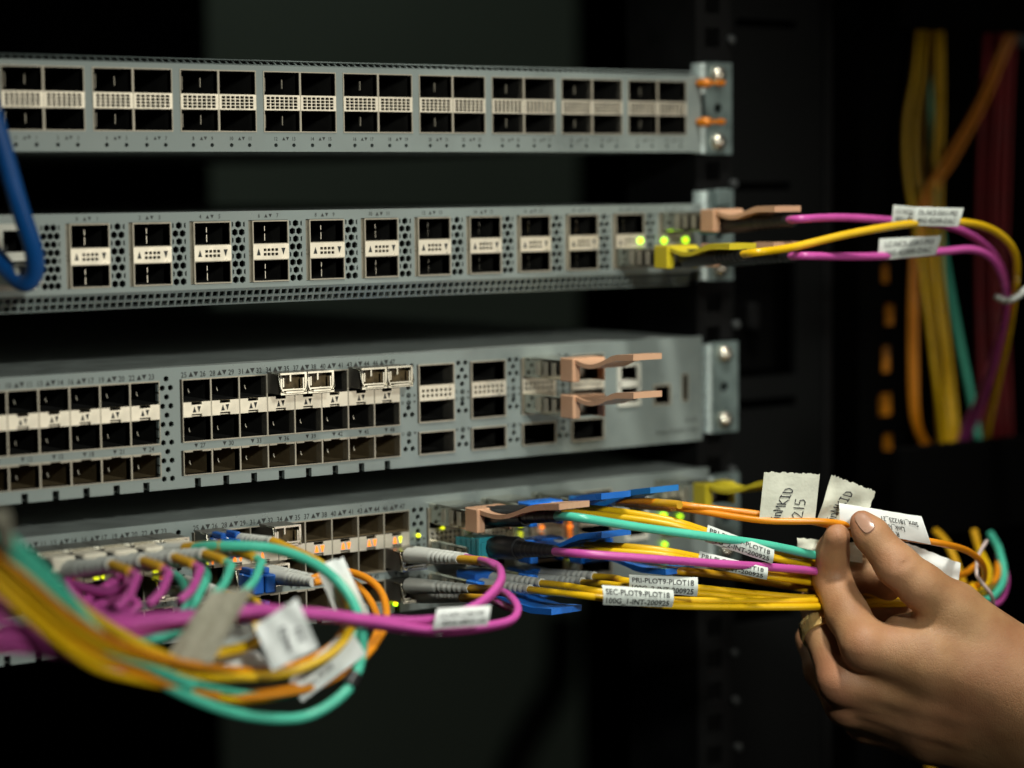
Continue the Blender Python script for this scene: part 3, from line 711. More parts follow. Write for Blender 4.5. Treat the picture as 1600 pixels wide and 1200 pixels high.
Y1 = duplex(('rear strand of the uppermost yellow pair, under the aqua cable', 'front strand of the uppermost yellow pair, under the aqua cable'), 'yellow',
    [W(868, 798, XB), W(925, 799, XB), (1040, 815, 972), (1105, 834, 974), (1210, 868, 979), (1290, 884, 998), (1400, 920, 1008), (1490, 928, 1030), (1545, 905, 1060), (1530, 860, 1090)], 3.5, bt=(atX(835, 797, XB), atX(895, 798, XB)))
Y2 = duplex(('rear strand of the yellow pair just behind the magenta cable', 'front strand of the yellow pair just behind the magenta cable'), 'yellow',
    [W(890, 856, XB), W(945, 857, XB), (1030, 863, 968), (1095, 875, 972), (1200, 896, 976), (1290, 910, 998), (1400, 930, 1008), (1500, 940, 1035), (1552, 910, 1070)], 3.5, bt=(atX(838, 856, XB), atX(910, 857, XB)))
Y3 = duplex(('rear strand of the yellow pair wearing the upper fully readable PRI label', 'front strand of the yellow pair wearing the upper fully readable PRI label'), 'yellow',
    [W(905, 905, XB), W(950, 908, XB), (985, 913, 962), (1090, 923, 970), (1250, 938, 982), (1330, 937, 1002), (1420, 934, 1008), (1510, 935, 1040)], 4.2, bt=(atX(835, 902, XB), atX(920, 905, XB)))
Y4 = duplex(('rear strand of the lowest yellow pair, with the SEC label', 'front strand of the lowest yellow pair, with the SEC label'), 'yellow',
    [W(820, 915, XA), W(870, 920, XA), (945, 930, 945), (1050, 942, 958), (1250, 944, 978), (1330, 941, 1002), (1420, 938, 1010), (1500, 938, 1040)], 4.5, bt=(atX(757, 908, XA), atX(838, 916, XA)))
for bx, X, (u, v) in ((Y3[1], XB, (830, 903)), (Y4[1], XA, (752, 908))):
    c = atX(u, v, X); mb = MB(); mb.cbox(c[0]-6.5, c[0]+6.5, c[1]-5, c[1]+10, c[2]-4.5, c[2]+4.5, .6); part('duplex_plug', mb, LCBLUE, bx)
def wraplabel(t, LL, LR, UR, UL, D, lines, bulge=1.2, m=PAPERG, dz=0.):
    pt = Patch(atd(*LL, D), atd(*LR, D+dz), atd(*UR, D+dz), atd(*UL, D), bulge); sheet(t, pt, m, 10, 8, .3)
    print_on(t, pt, [(a, b, .04) for a, b in lines], .30, uw=.90); return pt
wraplabel(Y1[1], (1101, 846), (1207, 881), (1210, 859), (1106, 820), 963, [('PRI-PLOT9-PLOT18', .58), ('100G_2-INT-200925', .12)])
wraplabel(Y2[1], (1089, 883), (1198, 906), (1200, 887), (1093, 861), 961, [('PRI-PLOT9-PLOT18', .58), ('100G_1-INT-200925', .12)])
wraplabel(Y3[1], (982, 922), (1089, 932), (1090, 902), (983, 898), 950, [('PRI-PLOT9-PLOT18', .56), ('100G_2-INT-200925', .10)], 1.6, dz=3)
wraplabel(Y4[1], (942, 945), (1050, 949), (1052, 922), (940, 914), 934, [('SEC-PLOT9-PLOT18', .56), ('100G_1-INT-200925', .10)], 1.8, dz=6)

# --- orange cables held up by the fingers
ta, P = cable('orange cable carrying the handwritten flag, pinched by thumb and finger', 'orange',
    [W(960, 786, XC), W(1010, 789, XC), (1070, 795, 985), (1190, 813, 975), (1285, 815, 974), (1335, 822, 978), (1400, 838, 978), (1465, 848, 980), (1512, 861, 1000), (1536, 884, 1020), (1532, 912, 1040), (1490, 928, 1060)], 1.45, G_R)
collar(ta, atX(978, 787, XC), atX(1052, 793, XC), 1.95, J['amber'], 'sleeve')
tb, P = cable('orange cable running just above and behind the flagged one', 'orange',
    [W(965, 783, XC-4), W(1030, 785, XC-4), (1085, 791, 982), (1185, 803, 980), (1285, 818, 982), (1340, 838, 990), (1420, 872, 996), (1490, 900, 1030), (1530, 880, 1060)], 1.45, G_R)
collar(tb, atX(1000, 784, XC-4), atX(1062, 789, XC-4), 1.95, J['amber'], 'sleeve')
td, P = cable('dull orange cable lowest behind the white labels', 'amber', [W(1000, 888, XC), W(1060, 892, XC), (1130, 899, 990), (1250, 918, 996), (1330, 930, 1004), (1430, 938, 1015), (1520, 915, 1050)], 1.8, G_R)
LET = {'i': [[(0, 0), (0, .6)], [(0, .8), (.05, .88)]], 'n': [[(0, 0), (0, .6), (.25, .62), (.36, .45), (.36, 0)]], 'M': [[(0, 0), (.06, 1), (.3, .4), (.55, 1), (.62, 0)]],
       'K': [[(0, 0), (0, 1)], [(.5, 1), (0, .45), (.52, 0)]], 'I': [[(.2, 0), (.2, 1)], [(0, 0), (.42, .02)], [(0, 1), (.4, .98)]], 'D': [[(.1, 0), (.08, 1), (.5, .85), (.62, .45), (.4, .08), (.1, 0)]],
       '2': [[(0, .8), (.22, 1), (.5, .78), (.3, .4), (0, 0), (.62, .05)]], '1': [[(.1, 0), (.12, 1)]], '5': [[(.55, 1), (.1, .98), (.05, .55), (.42, .58), (.5, .25), (.3, .02), (.02, .06)]]}
def hand_text(word, u0, v0, along, high, slant=0.):
    """text turned a quarter, reading upwards: along = v per letter unit, high = u per letter unit"""
    out = []; p = 0
    for ch in word:
        for ln in LET[ch]: out.append([(u0-high*y+slant*(p+x)*along+random.uniform(-.006, .006), v0+along*(p+x)) for x, y in ln])
        p += {'i': .28, 'n': .55, 'M': .85, 'K': .7, 'I': .6, '1': .4}.get(ch, .8)
    return out
pt = Patch(atd(1186, 816, 974), atd(1273, 819, 974), atd(1281, 741, 974), atd(1194, 737, 974), .0, .22, 3)
sheet(ta, pt, TAPE, 46, 16, .5, .018, 'tape_flag', 4); strokes(ta, pt, hand_text('inMKID', .36, .10, .165, .17, .35)+hand_text('215', .76, .12, .21, .19, .12), .26)
pt = Patch(atd(1276, 814, 981), atd(1348, 826, 981), atd(1369, 768, 979), atd(1300, 742, 980), .0, .75, 8)
sheet(tb, pt, TAPE, 40, 16, .5, .025, 'tape_flag', 9, 'tr'); strokes(tb, pt, hand_text('inMKID', .36, .10, .19, .19, .30), .26)
ptw = Patch(atd(1312, 823, 977), atd(1455, 851, 974), atd(1440, 807, 974), atd(1311, 786, 977), .9, .12, 2)
sheet(ta, ptw, PAPER, 20, 10, .35, .01, 'paper_label', 5)
print_on(ta, ptw, [('R 3:', .76, .34), ('Link_Id: 2', .52, .26), ('Strx_181225_21', .24, .08)], .185, rot=180)
pt = Patch(atd(1410, 890, 990), atd(1497, 918, 990), atd(1501, 880, 990), atd(1388, 838, 992), .0, .6, 12)
sheet(tb, pt, PAPER, 18, 12, .4, .03, 'paper_label', 6)
pt = Patch(atd(1247, 864, 988), atd(1348, 880, 990), atd(1346, 848, 990), atd(1245, 840, 988), .0, .5, 15); sheet(tb, pt, TAPE, 18, 8, .4, .06, 'tape_flag', 7)
# --- blurred clutter where the bundle turns back
cable('dull yellow cable, left of two rising where the bundle turns back at right', 'amber', [(1462, 830, 1110), (1480, 850, 1100), (1498, 890, 1085), (1510, 930, 1060)], 1.9, G_R)
cable('dull yellow cable, right of two rising where the bundle turns back at right', 'amber', [(1522, 830, 1110), (1530, 860, 1100), (1542, 900, 1080), (1530, 925, 1060)], 1.9, G_R)
cable('orange cable curling upward at the far right end of the bundle', 'orange', [(1490, 925, 1040), (1530, 922, 1055), (1556, 905, 1070), (1560, 880, 1085)], 1.6, G_R)
mb = MB(); mb.tube(crom([atd(*p) for p in ((1542, 845, 1035), (1529, 868, 1025), (1526, 895, 1020), (1534, 910, 1018), (1549, 930, 1020), (1553, 950, 1030))]), .9, 8)
single('cable_tie', mb, CLEAR, 'pale plastic tie around the turning bundle right of the hand', 'cable tie', smooth=True)

# --- cables of the second switch
X10, X11 = C2[10]+8.5, C2[11]+8.5
tm, P = cable('upper magenta cable from the second switch, behind the joined white tags', 'magenta', [W(1225, 345, X11), W(1255, 342, X11), (1320, 340, 1035), (1400, 345, 1050), (1480, 353, 1062), (1530, 376, 1072), (1560, 410, 1085), (1571, 455, 1105), (1560, 530, 1145), (1530, 620, 1190), (1500, 692, 1218), (1490, 790, 1230)], 1.8, G_2)
boot(tm, atX(1118, 352, X11), atX(1240, 345, X11), 4.4, 2.6, BOOTK, 6, rib_from=.5)
mb = MB(); c = atX(1118, 352, X11); mb.cbox(c[0]-5, c[0]+5, c[1]-4, c[1]+6, c[2]-4, c[2]+4, .4); part('teal_plug', mb, TEALC, tm)
ty, P = cable('amber yellow cable arching from the second switch over the magenta ones', 'yellow', [W(1150, 399, X10), W(1185, 394, X10), (1240, 386, 1015), (1330, 365, 1025), (1420, 350, 1036), (1500, 347, 1045), (1552, 360, 1056), (1584, 392, 1066), (1588, 440, 1082), (1576, 520, 1130), (1556, 610, 1180), (1540, 692, 1218), (1535, 790, 1230)], 1.8, G_2)
boot(ty, atX(1072, 404, X10), atX(1165, 398, X10), 4.2, 2.6, BOOTK, 6, rib_from=.5)
tl, P = cable('lower magenta cable from the second switch with the lowest white tag', 'magenta', [W(1225, 401, X11), W(1260, 400, X11), (1320, 401, 1032), (1380, 400, 1044), (1470, 393, 1055), (1520, 390, 1062), (1550, 405, 1070), (1568, 440, 1082), (1572, 480, 1100), (1558, 550, 1140), (1530, 640, 1195), (1508, 700, 1220), (1500, 790, 1230)], 1.8, G_2)
boot(tl, atX(1130, 402, X11), atX(1240, 401, X11), 4.4, 2.6, BOOTK, 6, rib_from=.5)
def tag(t, LL, LR, UR, UL, D, lines, s=.26):
    pt = Patch(atd(*LL, D), atd(*LR, D), atd(*UR, D), atd(*UL, D), .5, .05); sheet(t, pt, PAPERG, 8, 6, .4); print_on(t, pt, lines, s, uw=.8); return pt
tag(tm, (1393, 349), (1440, 354), (1445, 325), (1396, 320), 1047, [('LC-NC5-R1A', .58, .1), ('40G-SPINE', .16, .1)])
tag(ty, (1424, 352), (1497, 354), (1506, 325), (1430, 323), 1036, [('DL-NC5-55A1-P02', .58, .1), ('40G-42200-DAC', .16, .1)])
tag(tl, (1371, 407), (1462, 398), (1471, 368), (1374, 373), 1044, [('LC-NC5-55A1-P03', .58, .1), ('40G-42300-DAC', .16, .1)])
# --- hanging cables far right
HB = [('dim yellow cable, leftmost of the hanging ones, bowed out near its top', 'yellow', [(1440, -20, 1225), (1428, 110, 1220), (1415, 190, 1218), (1416, 270, 1218), (1430, 350, 1218), (1443, 440, 1215), (1459, 570, 1212), (1474, 690, 1220), (1480, 790, 1220)], 1.55),
    ('dim yellow cable touching the leftmost hanging one on its right', 'yellow', [(1450, -20, 1238), (1440, 110, 1233), (1430, 190, 1231), (1430, 270, 1231), (1443, 350, 1231), (1457, 440, 1228), (1474, 570, 1225), (1484, 690, 1222), (1490, 790, 1222)], 1.55),
    ('dim yellow cable hanging straight beside the aqua one', 'yellow', [(1462, -20, 1236), (1464, 150, 1234), (1460, 260, 1232), (1458, 360, 1230), (1462, 450, 1227), (1476, 570, 1224), (1490, 690, 1222), (1496, 790, 1222)], 1.5),
    ('dim yellow cable just right of the straight hanging one', 'yellow', [(1470, -20, 1240), (1472, 150, 1238), (1470, 260, 1236), (1469, 360, 1234), (1472, 450, 1231), (1485, 570, 1228), (1497, 690, 1226), (1502, 790, 1226)], 1.45),
    ('dim yellow cable between the outer hanging yellow ones, farther back', 'amber', [(1455, -20, 1246), (1449, 130, 1246), (1441, 230, 1246), (1440, 330, 1246), (1452, 460, 1246), (1470, 690, 1246), (1476, 790, 1246)], 1.55),
    ('dim orange cable crossing diagonally, then dropping straight', 'orange', [(1590, 20, 1245), (1560, 85, 1245), (1528, 160, 1240), (1483, 240, 1232), (1446, 300, 1226), (1430, 360, 1224), (1424, 450, 1222), (1423, 570, 1222), (1427, 650, 1224), (1440, 690, 1232), (1470, 740, 1245)], 1.5),
    ('dim orange cable crossing diagonally just below the other orange one', 'orange', [(1600, 20, 1250), (1568, 90, 1250), (1536, 165, 1245), (1492, 246, 1238), (1454, 306, 1232), (1437, 366, 1230), (1431, 450, 1228), (1430, 570, 1228), (1434, 660, 1230), (1452, 700, 1240)], 1.7),
    ('aqua cable hanging among the yellow ones at far right', 'teal', [(1448, 100, 1254), (1458, 230, 1250), (1464, 320, 1244), (1477, 410, 1238), (1497, 520, 1232), (1517, 620, 1228), (1530, 690, 1225), (1545, 790, 1225)], 1.9)]
for k, (u, D) in enumerate(((1530, 1290), (1540, 1296), (1551, 1288), (1562, 1294), (1571, 1286))):
    HB.append(('dark red cable, number %s from the left in the hanging red group' % ('one', 'two', 'three', 'four', 'five')[k], 'red', [(u+14, 20, D), (u+6, 150, D), (u+2*math.sin(k*2.), 280, D), (u-2, 420, D), (u+2*math.cos(k*3.), 560, D), (u+7, 680, D), (u+14, 790, D)], 1.9))
for lab, col, pts, r in HB: cable(lab, col, pts, r, G_B)
for va, vb in ((-60, 44), (699, 845)):                    # black cross bars that the hanging cables pass behind
    a, b = atd(1402, vb, 1150), atd(1402, va, 1150); mb = MB(); mb.cbox(a[0], a[0]+190, a[1]-3, a[1]+4, a[2], b[2], 1.); part('cross_bar', mb, VOID, rack)
cable('yellow cable hanging below the wrist at the bottom edge', 'amber', [(1452, 1120, 1180), (1454, 1180, 1180), (1452, 1260, 1180)], 2.6, G_B)
mb = MB(); mb.tube(crom([atd(*p) for p in ((1558, 465, 1098), (1572, 470, 1080), (1590, 463, 1078), (1612, 445, 1085))]), 1.6, 8)
single('hook_loop_strap', mb, PAPERG, 'pale strap loosely round the yellow and magenta cables at right edge', 'strap', smooth=True)
dk = thing('cable_duct', 'black slotted duct at right with dull orange cable showing through its slots', 'cable duct', (118, 40, -420))
mb = MB(); hz = []
for (v0, v1, ua, ub) in ((412, 442, 1378, 1391), (474, 508, 1383, 1399), (538, 582, 1379, 1393), (612, 650, 1373, 1395), (676, 704, 1380, 1396)):
    a, b = at(ua, v1, 40), at(ub, v0, 40); hz.append((a[0], b[0], a[2], b[2]))
mb.plate((min(h[0] for h in hz)-14, max(h[1] for h in hz)+16, -420, 470), hz, 1.2, lambda x, z, d: (x, 40+d, z)); part('slotted_cover', mb, VOID, dk)
a, b = at(1384, 380, 46), at(1388, 730, 46)
cable('dull orange cable inside the black slotted duct', 'orange', [('w', at(1383, 300, 47)), ('w', at(1384, 425, 47)), ('w', at(1391, 491, 47)), ('w', at(1385, 560, 47)), ('w', at(1384, 631, 47)), ('w', at(1388, 690, 47)), ('w', at(1390, 760, 47))], 4.6, G_B)
mb = MB(); mb.box(107, 560, 190, 200, -420, 470); part('black_backdrop', mb, VOID, rack)  # added black sheet, keeps the space behind the hanging cables dark
mb = MB(); c = at(1598, 55, 60); mb.cbox(c[0]-4, c[0]+6, c[1], c[1]+4, c[2]-6, c[2]+6, 1); single('rail_clip', mb, EAR, 'small pale clip at the top right edge of the picture', 'clip')

# --- blue network cable at the left
t, P = cable('thick blue network cable curving down into the left end of second switch', 'blue', [(-30, 110, 846), (-4, 200, 850), (18, 280, 855), (36, 340, 860), (52, 390, 866), (54, 425, 872), (40, 442, 876), (18, 428, 880), (-12, 395, 886)], 3.6, G_2, name='network_cable')
mb = MB(); c = np.array([-352., -8., 40.]); mb.cbox(c[0]-5.5, c[0]+5.5, c[1]-14, c[1]+8, c[2]-4, c[2]+4, .8); part('plug', mb, WHITEP, t)

# ================================================================== LEFT-HAND CABLES OF THE LOWEST SWITCH
XS = CR[7]+X4+6.5
m1 = smallmod('silver transceiver with the upper grey boots and magenta cables', CR[7]+X4, Z4-30.9, 14.)
m2 = smallmod('silver transceiver with the lower grey boots and magenta cables', CR[7]+X4, Z4-44.7, 14.)
def lcstrand(lab, col, A, B, sl, pts, r=1.6, grp=G_L, br=3.5, slm='amber'):
    q = [('w', B)]+([('w', sl)] if sl is not None else [])+pts
    t, P = cable(lab, col, q, r, grp); boot(t, A, B, br, 2.0, BOOTG, 6)
    if sl is not None: collar(t, B, sl, r+.35, J[slm], 'sleeve')
    return t
end_m = [(500, 957, 848), (400, 952, 834), (250, 968, 815), (120, 985, 798), (-40, 1000, 776)]
ma = lcstrand('magenta cable curling back from the upper grey boot, front strand', 'magenta', atX(640, 868, XS-3), atX(718, 874, XS-3), atX(760, 877, XS-3),
    [(781, 889, 925), (778, 914, 908), (742, 946, 892), (680, 967, 880), (600, 968, 866)]+end_m)
mbb = lcstrand('magenta cable curling back from the upper grey boot, rear strand', 'magenta', atX(650, 866, XS+3), atX(728, 871, XS+3), None,
    [(765, 880, 938), (784, 898, 922), (772, 926, 905), (728, 956, 892), (670, 976, 882), (600, 976, 868)]+[(a, b+5, d+3) for a, b, d in end_m])
lcstrand('magenta cable curling back from the lower grey boot, longer loop', 'magenta', atX(640, 915, XS-3), atX(735, 920, XS-3), atX(775, 922, XS-3),
    [(797, 932, 922), (809, 952, 910), (795, 970, 900), (740, 980, 888), (670, 983, 876), (600, 974, 864)]+[(a, b+4, d-3) for a, b, d in end_m])
lcstrand('magenta cable curling back from the lower grey boot, shorter loop', 'magenta', atX(650, 930, XS+3), atX(722, 934, XS+3), atX(760, 935, XS+3),
    [(785, 945, 930), (806, 957, 918), (790, 975, 906), (730, 986, 892), (670, 988, 880), (600, 980, 868)]+[(a, b+8, d) for a, b, d in end_m])
pt = Patch(atd(676, 983, 873), atd(762, 977, 873), atd(767, 946, 873), atd(683, 951, 873), 1.2, .08); sheet(ma, pt, PAPER, 10, 8, .4); print_on(ma, pt, [('LC-N93-C240-P49', .56, .1), ('25G-SRV-10', .16, .15)], .24, uw=.8)
pt = Patch(atd(628, 992, 880), atd(690, 992, 880), atd(700, 970, 880), atd(640, 972, 880), .5, .2); sheet(mbb, pt, PAPERG, 8, 5, .4)

# loops in front: yellow, orange, aqua
yl = lcstrand('yellow cable of the big left loop, passing in front of the white label', 'yellow', atX(352, 843, -262), atX(425, 846, -262), atX(497, 878, -255),
    [(532, 915, 882), (548, 955, 876), (545, 988, 858), (508, 1027, 850), (430, 1055, 840), (340, 1052, 826), (250, 1022, 808), (150, 966, 790), (70, 905, 772), (-40, 835, 750)], 1.75, br=3.4)
aq = lcstrand('aqua cable of the big left loop, lowest sweep across the picture', 'teal', atX(235, 862, -300), atX(288, 857, -298), atX(348, 853, -292),
    [(430, 858, 890), (500, 886, 880), (546, 932, 872), (566, 992, 866), (558, 1050, 858), (530, 1090, 850), (470, 1121, 842), (380, 1117, 828), (290, 1086, 812), (200, 1034, 796), (120, 966, 780), (55, 895, 764), (-30, 820, 745)], 2.0, br=3.4)
mb = MB(); a, b = atd(556, 1055, 857), atd(545, 1073, 853); mb.tube([a, (a+b)/2, b], [2.7, 2.9, 2.7], 12); part('black_clip', mb, BOOTK, aq, True)
oa = lcstrand('orange cable bending sharply down behind magenta, outer of two', 'orange', atX(415, 893, -243), atX(488, 904, -243), None,
    [(530, 892, 935), (572, 903, 928), (597, 928, 920), (604, 965, 905), (594, 995, 890), (560, 1035, 875), (500, 1070, 860), (440, 1083, 848), (370, 1090, 836), (290, 1078, 820), (200, 1042, 802), (110, 985, 784), (40, 925, 768), (-40, 860, 750)], 1.55)
ob = lcstrand('orange cable bending sharply down behind magenta, inner of two', 'orange', atX(420, 900, -246), atX(490, 910, -246), None,
    [(540, 905, 935), (568, 925, 928), (586, 955, 915), (590, 985, 895), (566, 1022, 880), (505, 1062, 866), (440, 1077, 853), (370, 1083, 842), (290, 1070, 826), (200, 1032, 808), (110, 975, 790), (40, 912, 774), (-40, 845, 756)], 1.55)
for lab, col, pts, r in (
    ('aqua cable at left edge, upper side of the blurred bundle', 'teal', [(-20, 800, 748), (25, 850, 755), (75, 898, 765), (120, 950, 775), (165, 1000, 786), (240, 1046, 800), (300, 1072, 812)], 1.9),
    ('aqua cable at left edge, under the upper one', 'teal', [(-20, 830, 752), (40, 880, 760), (95, 935, 772), (140, 985, 783), (200, 1022, 795), (260, 1058, 808)], 1.9),
    ('yellow cable at left edge on the lower side of the bundle', 'yellow', [(-30, 880, 745), (40, 945, 757), (110, 1005, 772), (165, 1035, 785), (230, 1045, 800), (330, 1058, 824), (420, 1058, 842)], 1.6),
    ('deep yellow cable at left edge in the middle of the bundle', 'yellow', [(-30, 858, 742), (40, 920, 754), (110, 980, 768), (180, 1018, 784), (260, 1040, 803)], 1.6),
    ('orange cable at left edge in the middle of the bundle', 'orange', [(-30, 868, 746), (40, 932, 758), (110, 992, 772), (180, 1036, 788), (270, 1072, 808), (340, 1088, 826)], 1.6),
    ('thick magenta cable at the left edge, upper of three', 'magenta', [(-30, 925, 752), (40, 955, 765), (110, 968, 785), (200, 970, 807), (300, 961, 826), (420, 950, 840)], 1.9),
    ('thick magenta cable at the left edge, middle of three', 'magenta', [(-30, 955, 750), (40, 985, 765), (110, 1000, 785), (200, 976, 806), (300, 966, 824), (420, 955, 838)], 1.9),
    ('thick magenta cable at the left edge, lowest of three', 'magenta', [(-30, 990, 756), (40, 1000, 768), (110, 1008, 784), (200, 985, 808), (300, 971, 827), (420, 960, 841)], 1.9),
    ('dark magenta cable in shadow below the left bundle', 'magenta', [(70, 1015, 835), (130, 1035, 838), (220, 1055, 845), (310, 1060, 855)], 1.9),
    ('magenta cable of the tangle under the left plugs, upper arc', 'magenta', [(195, 893, 905), (170, 915, 890), (140, 935, 878), (125, 950, 872), (150, 962, 868), (200, 952, 866)], 2.1),
    ('magenta cable of the tangle under the left plugs, left drop', 'magenta', [(105, 890, 895), (108, 915, 885), (125, 940, 876), (160, 955, 870)], 2.1),
    ('magenta cable of the tangle under the left plugs, right arc', 'magenta', [(200, 900, 900), (198, 920, 888), (175, 940, 878), (150, 948, 872), (160, 962, 866), (205, 955, 862)], 2.1),
    ('aqua cable of the small loop below the left plugs, right side', 'teal', [(300, 868, 905), (318, 885, 895), (322, 905, 888), (312, 925, 882), (302, 945, 876), (280, 985, 868), (230, 1000, 860)], 1.9),
    ('aqua cable of the small loop below the left plugs, left side', 'teal', [(255, 890, 905), (280, 905, 893), (290, 922, 886), (292, 940, 878), (270, 990, 866), (215, 1005, 856)], 1.9),
    ('slim magenta cable over the three thick ones at the left edge', 'magenta', [(-30, 908, 756), (40, 938, 770), (110, 958, 790), (190, 966, 808), (300, 958, 828), (420, 948, 842)], 1.6),
    ('slim magenta cable sagging below the three thick ones at the left edge', 'magenta', [(-30, 1008, 760), (40, 1015, 772), (110, 1020, 786), (200, 992, 808), (300, 976, 827), (420, 963, 842)], 1.6),
    ('slim orange cable on top of the left bundle', 'orange', [(-30, 845, 738), (40, 902, 750), (110, 962, 764), (180, 1004, 780), (260, 1030, 798), (340, 1044, 822), (430, 1046, 850), (505, 1018, 874), (542, 975, 884), (545, 940, 888)], 1.4),
    ('slim yellow cable lowest in the left bundle', 'yellow', [(-30, 898, 742), (40, 962, 754), (100, 1012, 768), (150, 1045, 782), (210, 1062, 796), (280, 1076, 812), (370, 1094, 836), (450, 1086, 862), (520, 1055, 880), (565, 1015, 888)], 1.4),
    ('slim aqua cable crossing the middle of the left bundle', 'teal', [(-30, 838, 741), (40, 892, 753), (100, 955, 766), (160, 1012, 780), (230, 1040, 796), (300, 1066, 812), (370, 1082, 836), (440, 1088, 856), (500, 1070, 876), (545, 1030, 884), (556, 985, 888)], 1.4),
    ('magenta cable of the knot, crossing from upper left', 'magenta', [(95, 905, 892), (130, 918, 880), (170, 925, 872), (205, 915, 868)], 1.8),
    ('magenta cable of the knot, low curl', 'magenta', [(120, 930, 880), (140, 955, 868), (180, 965, 862), (215, 950, 862), (200, 930, 870)], 1.8),
    ('yellow cable end running into the white tag', 'yellow', [(400, 1002, 842), (375, 1013, 835), (335, 1022, 828), (290, 1028, 822)], 2.0)):
    cable(lab, col, pts, r, G_L)
t = cable('aqua cable with a beige boot at the upper left edge', 'teal', [(10, 846, 738), (18, 870, 746), (60, 915, 758), (110, 968, 775)], 2.3, G_L)[0]
boot(t, atd(0, 806, 730), atd(10, 850, 739), 3.4, 2.4, TAPEG, 0)
# tags on the left loops
pt = Patch(atd(258, 1026, 812), atd(330, 1036, 812), atd(396, 921, 820), atd(330, 922, 820), .0, .7, 21); sheet(yl, pt, TAPEG, 18, 18, .5, .03, 'tape_flag', 22)
pt = Patch(atd(425, 1049, 822), atd(498, 1012, 824), atd(464, 935, 826), atd(398, 978, 824), .0, .5, 23); sheet(yl, pt, PAPER, 18, 18, .5, .02, 'tape_flag', 24); strokes(yl, pt, hand_text('inMKID', .52, .22, .13, .13, .1)+hand_text('215', .80, .24, .16, .14, .1), .28)
pt = Patch(atd(472, 1097, 856), atd(572, 1022, 858), atd(546, 980, 860), atd(450, 1062, 858), 1.0, .25, 25); sheet(oa, pt, PAPER, 14, 10, .5); print_on(oa, pt, [('Link_Id: 214', .6, .15), ('Strx_181225', .28, .15)], .18)
pt = Patch(atd(296, 1046, 836), atd(432, 1052, 846), atd(402, 1018, 848), atd(326, 1022, 838), .3, .25, 26); sheet(ob, pt, PAPER, 12, 8, .5)
pt = Patch(atd(538, 985, 879), atd(580, 966, 879), atd(536, 870, 889), atd(492, 884, 889), 1.5, .4, 27); sheet(aq, pt, PAPER, 10, 16, .5, .02, 'paper_strap')
pt = Patch(atd(340, 1012, 852), atd(400, 1000, 852), atd(395, 975, 852), atd(360, 980, 852), .3, .3, 28); sheet(ob, pt, PAPERG, 10, 8, .5)

# plugs in the left block of the lowest switch
LAB = ['leftmost', 'second', 'third', 'fourth', 'rightmost']
for i, ci in enumerate((3, 4, 5, 6, 7)):
    X = CL[ci]+X4; z = Z4-14.4
    t = smallmod('silver transceiver with cream latch in lowest switch, %s of the five at left' % LAB[i], X, z, 16., CAVITY, False)
    mb = MB(); mb.cbox(X+1.2, X+11.6, -27, -15.9, z+3.6, z+9.6, .9); part('cream_latch', mb, CREAM, t)
    mb = MB(); c = np.array([X-.6, -26., z+6.6]); mb.tube([c+(0, 6, 0), c+(0, 0, 0), c+(0, -2.4, 0)], [2.7, 2.7, 1.7], 12); part('dark_eyelet', mb, BOOTK, t, True)
    A = np.array([X+6.5, -17., z+2.6]); B = A+(6, -38, 7.)
    end = [((300, 868), 'teal'), ((255, 888), 'teal'), ((203, 893), 'magenta'), ((150, 885), 'magenta'), ((110, 890), 'magenta')][4-i]
    u0, v0, d0 = pj(B+(1, -14, -1))
    tt = cable('short %s cable end on the %s grey boot at left' % (end[1] if end[1] != 'teal' else 'aqua', LAB[i]), end[1], [('w', B), ('w', B+(2, -16, -2)), (u0+8, v0+14, d0-6), (u0-2, v0+38, d0-14), (u0-22, v0+58, d0-20)], 1.7, G_L)[0]
    boot(tt, A, B, 4.2, 2.5, BOOTG, 5); collar(tt, B, B+(1, -14, -1), 2.0, J['amber'], 'sleeve')
sb = smallmod('beige transceiver with pale boot below the left row of plugs', CL[7]+X4, Z4-30.9, 13.)
t = lcstrand('yellow cable end with grey boot in front of the lower left ports', 'yellow', atX(290, 912, -285), atX(352, 928, -283), None, [(375, 932, 905), (400, 940, 895), (405, 965, 880), (380, 1005, 862)], 1.7)
t = lcstrand('aqua cable end with pale boot below the left row of plugs', 'teal', atX(215, 915, -292), atX(285, 925, -290), None, [(300, 932, 890), (296, 950, 880)], 1.7, br=3.8)
for lab, ci, z, out in (('silver transceiver with blue plug, leftmost of the right port block', 0, -14.6, 12.), ('shiny bare transceiver beside port number 34 in the lowest switch', 2, -14.6, 13.),
                        ('silver transceiver holding the blue plug and grey boot in the middle row', 1, -30.9, 12.), ('silver transceiver half hidden behind aqua cable in the bottom row', 1, -44.7, 12.),
                        ('silver transceiver left of the white strap in the middle row', 2, -30.9, 10.)):
    tt = smallmod(lab, CR[ci]+X4+(4 if ci == 2 and z > -20 else 0), Z4+z, out)
for t, X, Z in ((yl, CR[0]+X4+6.5, Z4-10.), (oa, CR[1]+X4+6.5, Z4-26.), (ob, CR[1]+X4+6.5, Z4-40.)):
    mb = MB(); mb.cbox(X-5.4, X-.4, -24, -9, Z-3.5, Z+4, .5); mb.cbox(X+.4, X+5.4, -24, -9, Z-3.5, Z+4, .5); mb.cbox(X-4.5, X-2, -20, -12, Z+4, Z+6.5, .4); mb.cbox(X+2, X+4.5, -20, -12, Z+4, Z+6.5, .4); part('blue_plug', mb, LCBLUE, t)
# a black cord hanging far behind
cable('black cord hanging in the blurred aisle behind the rack', 'black', [('w', at(880, 960, 900)), ('w', at(872, 1060, 900)), ('w', at(835, 1130, 900)), ('w', at(800, 1200, 900)), ('w', at(770, 1300, 900))], 16., name='power_cord')
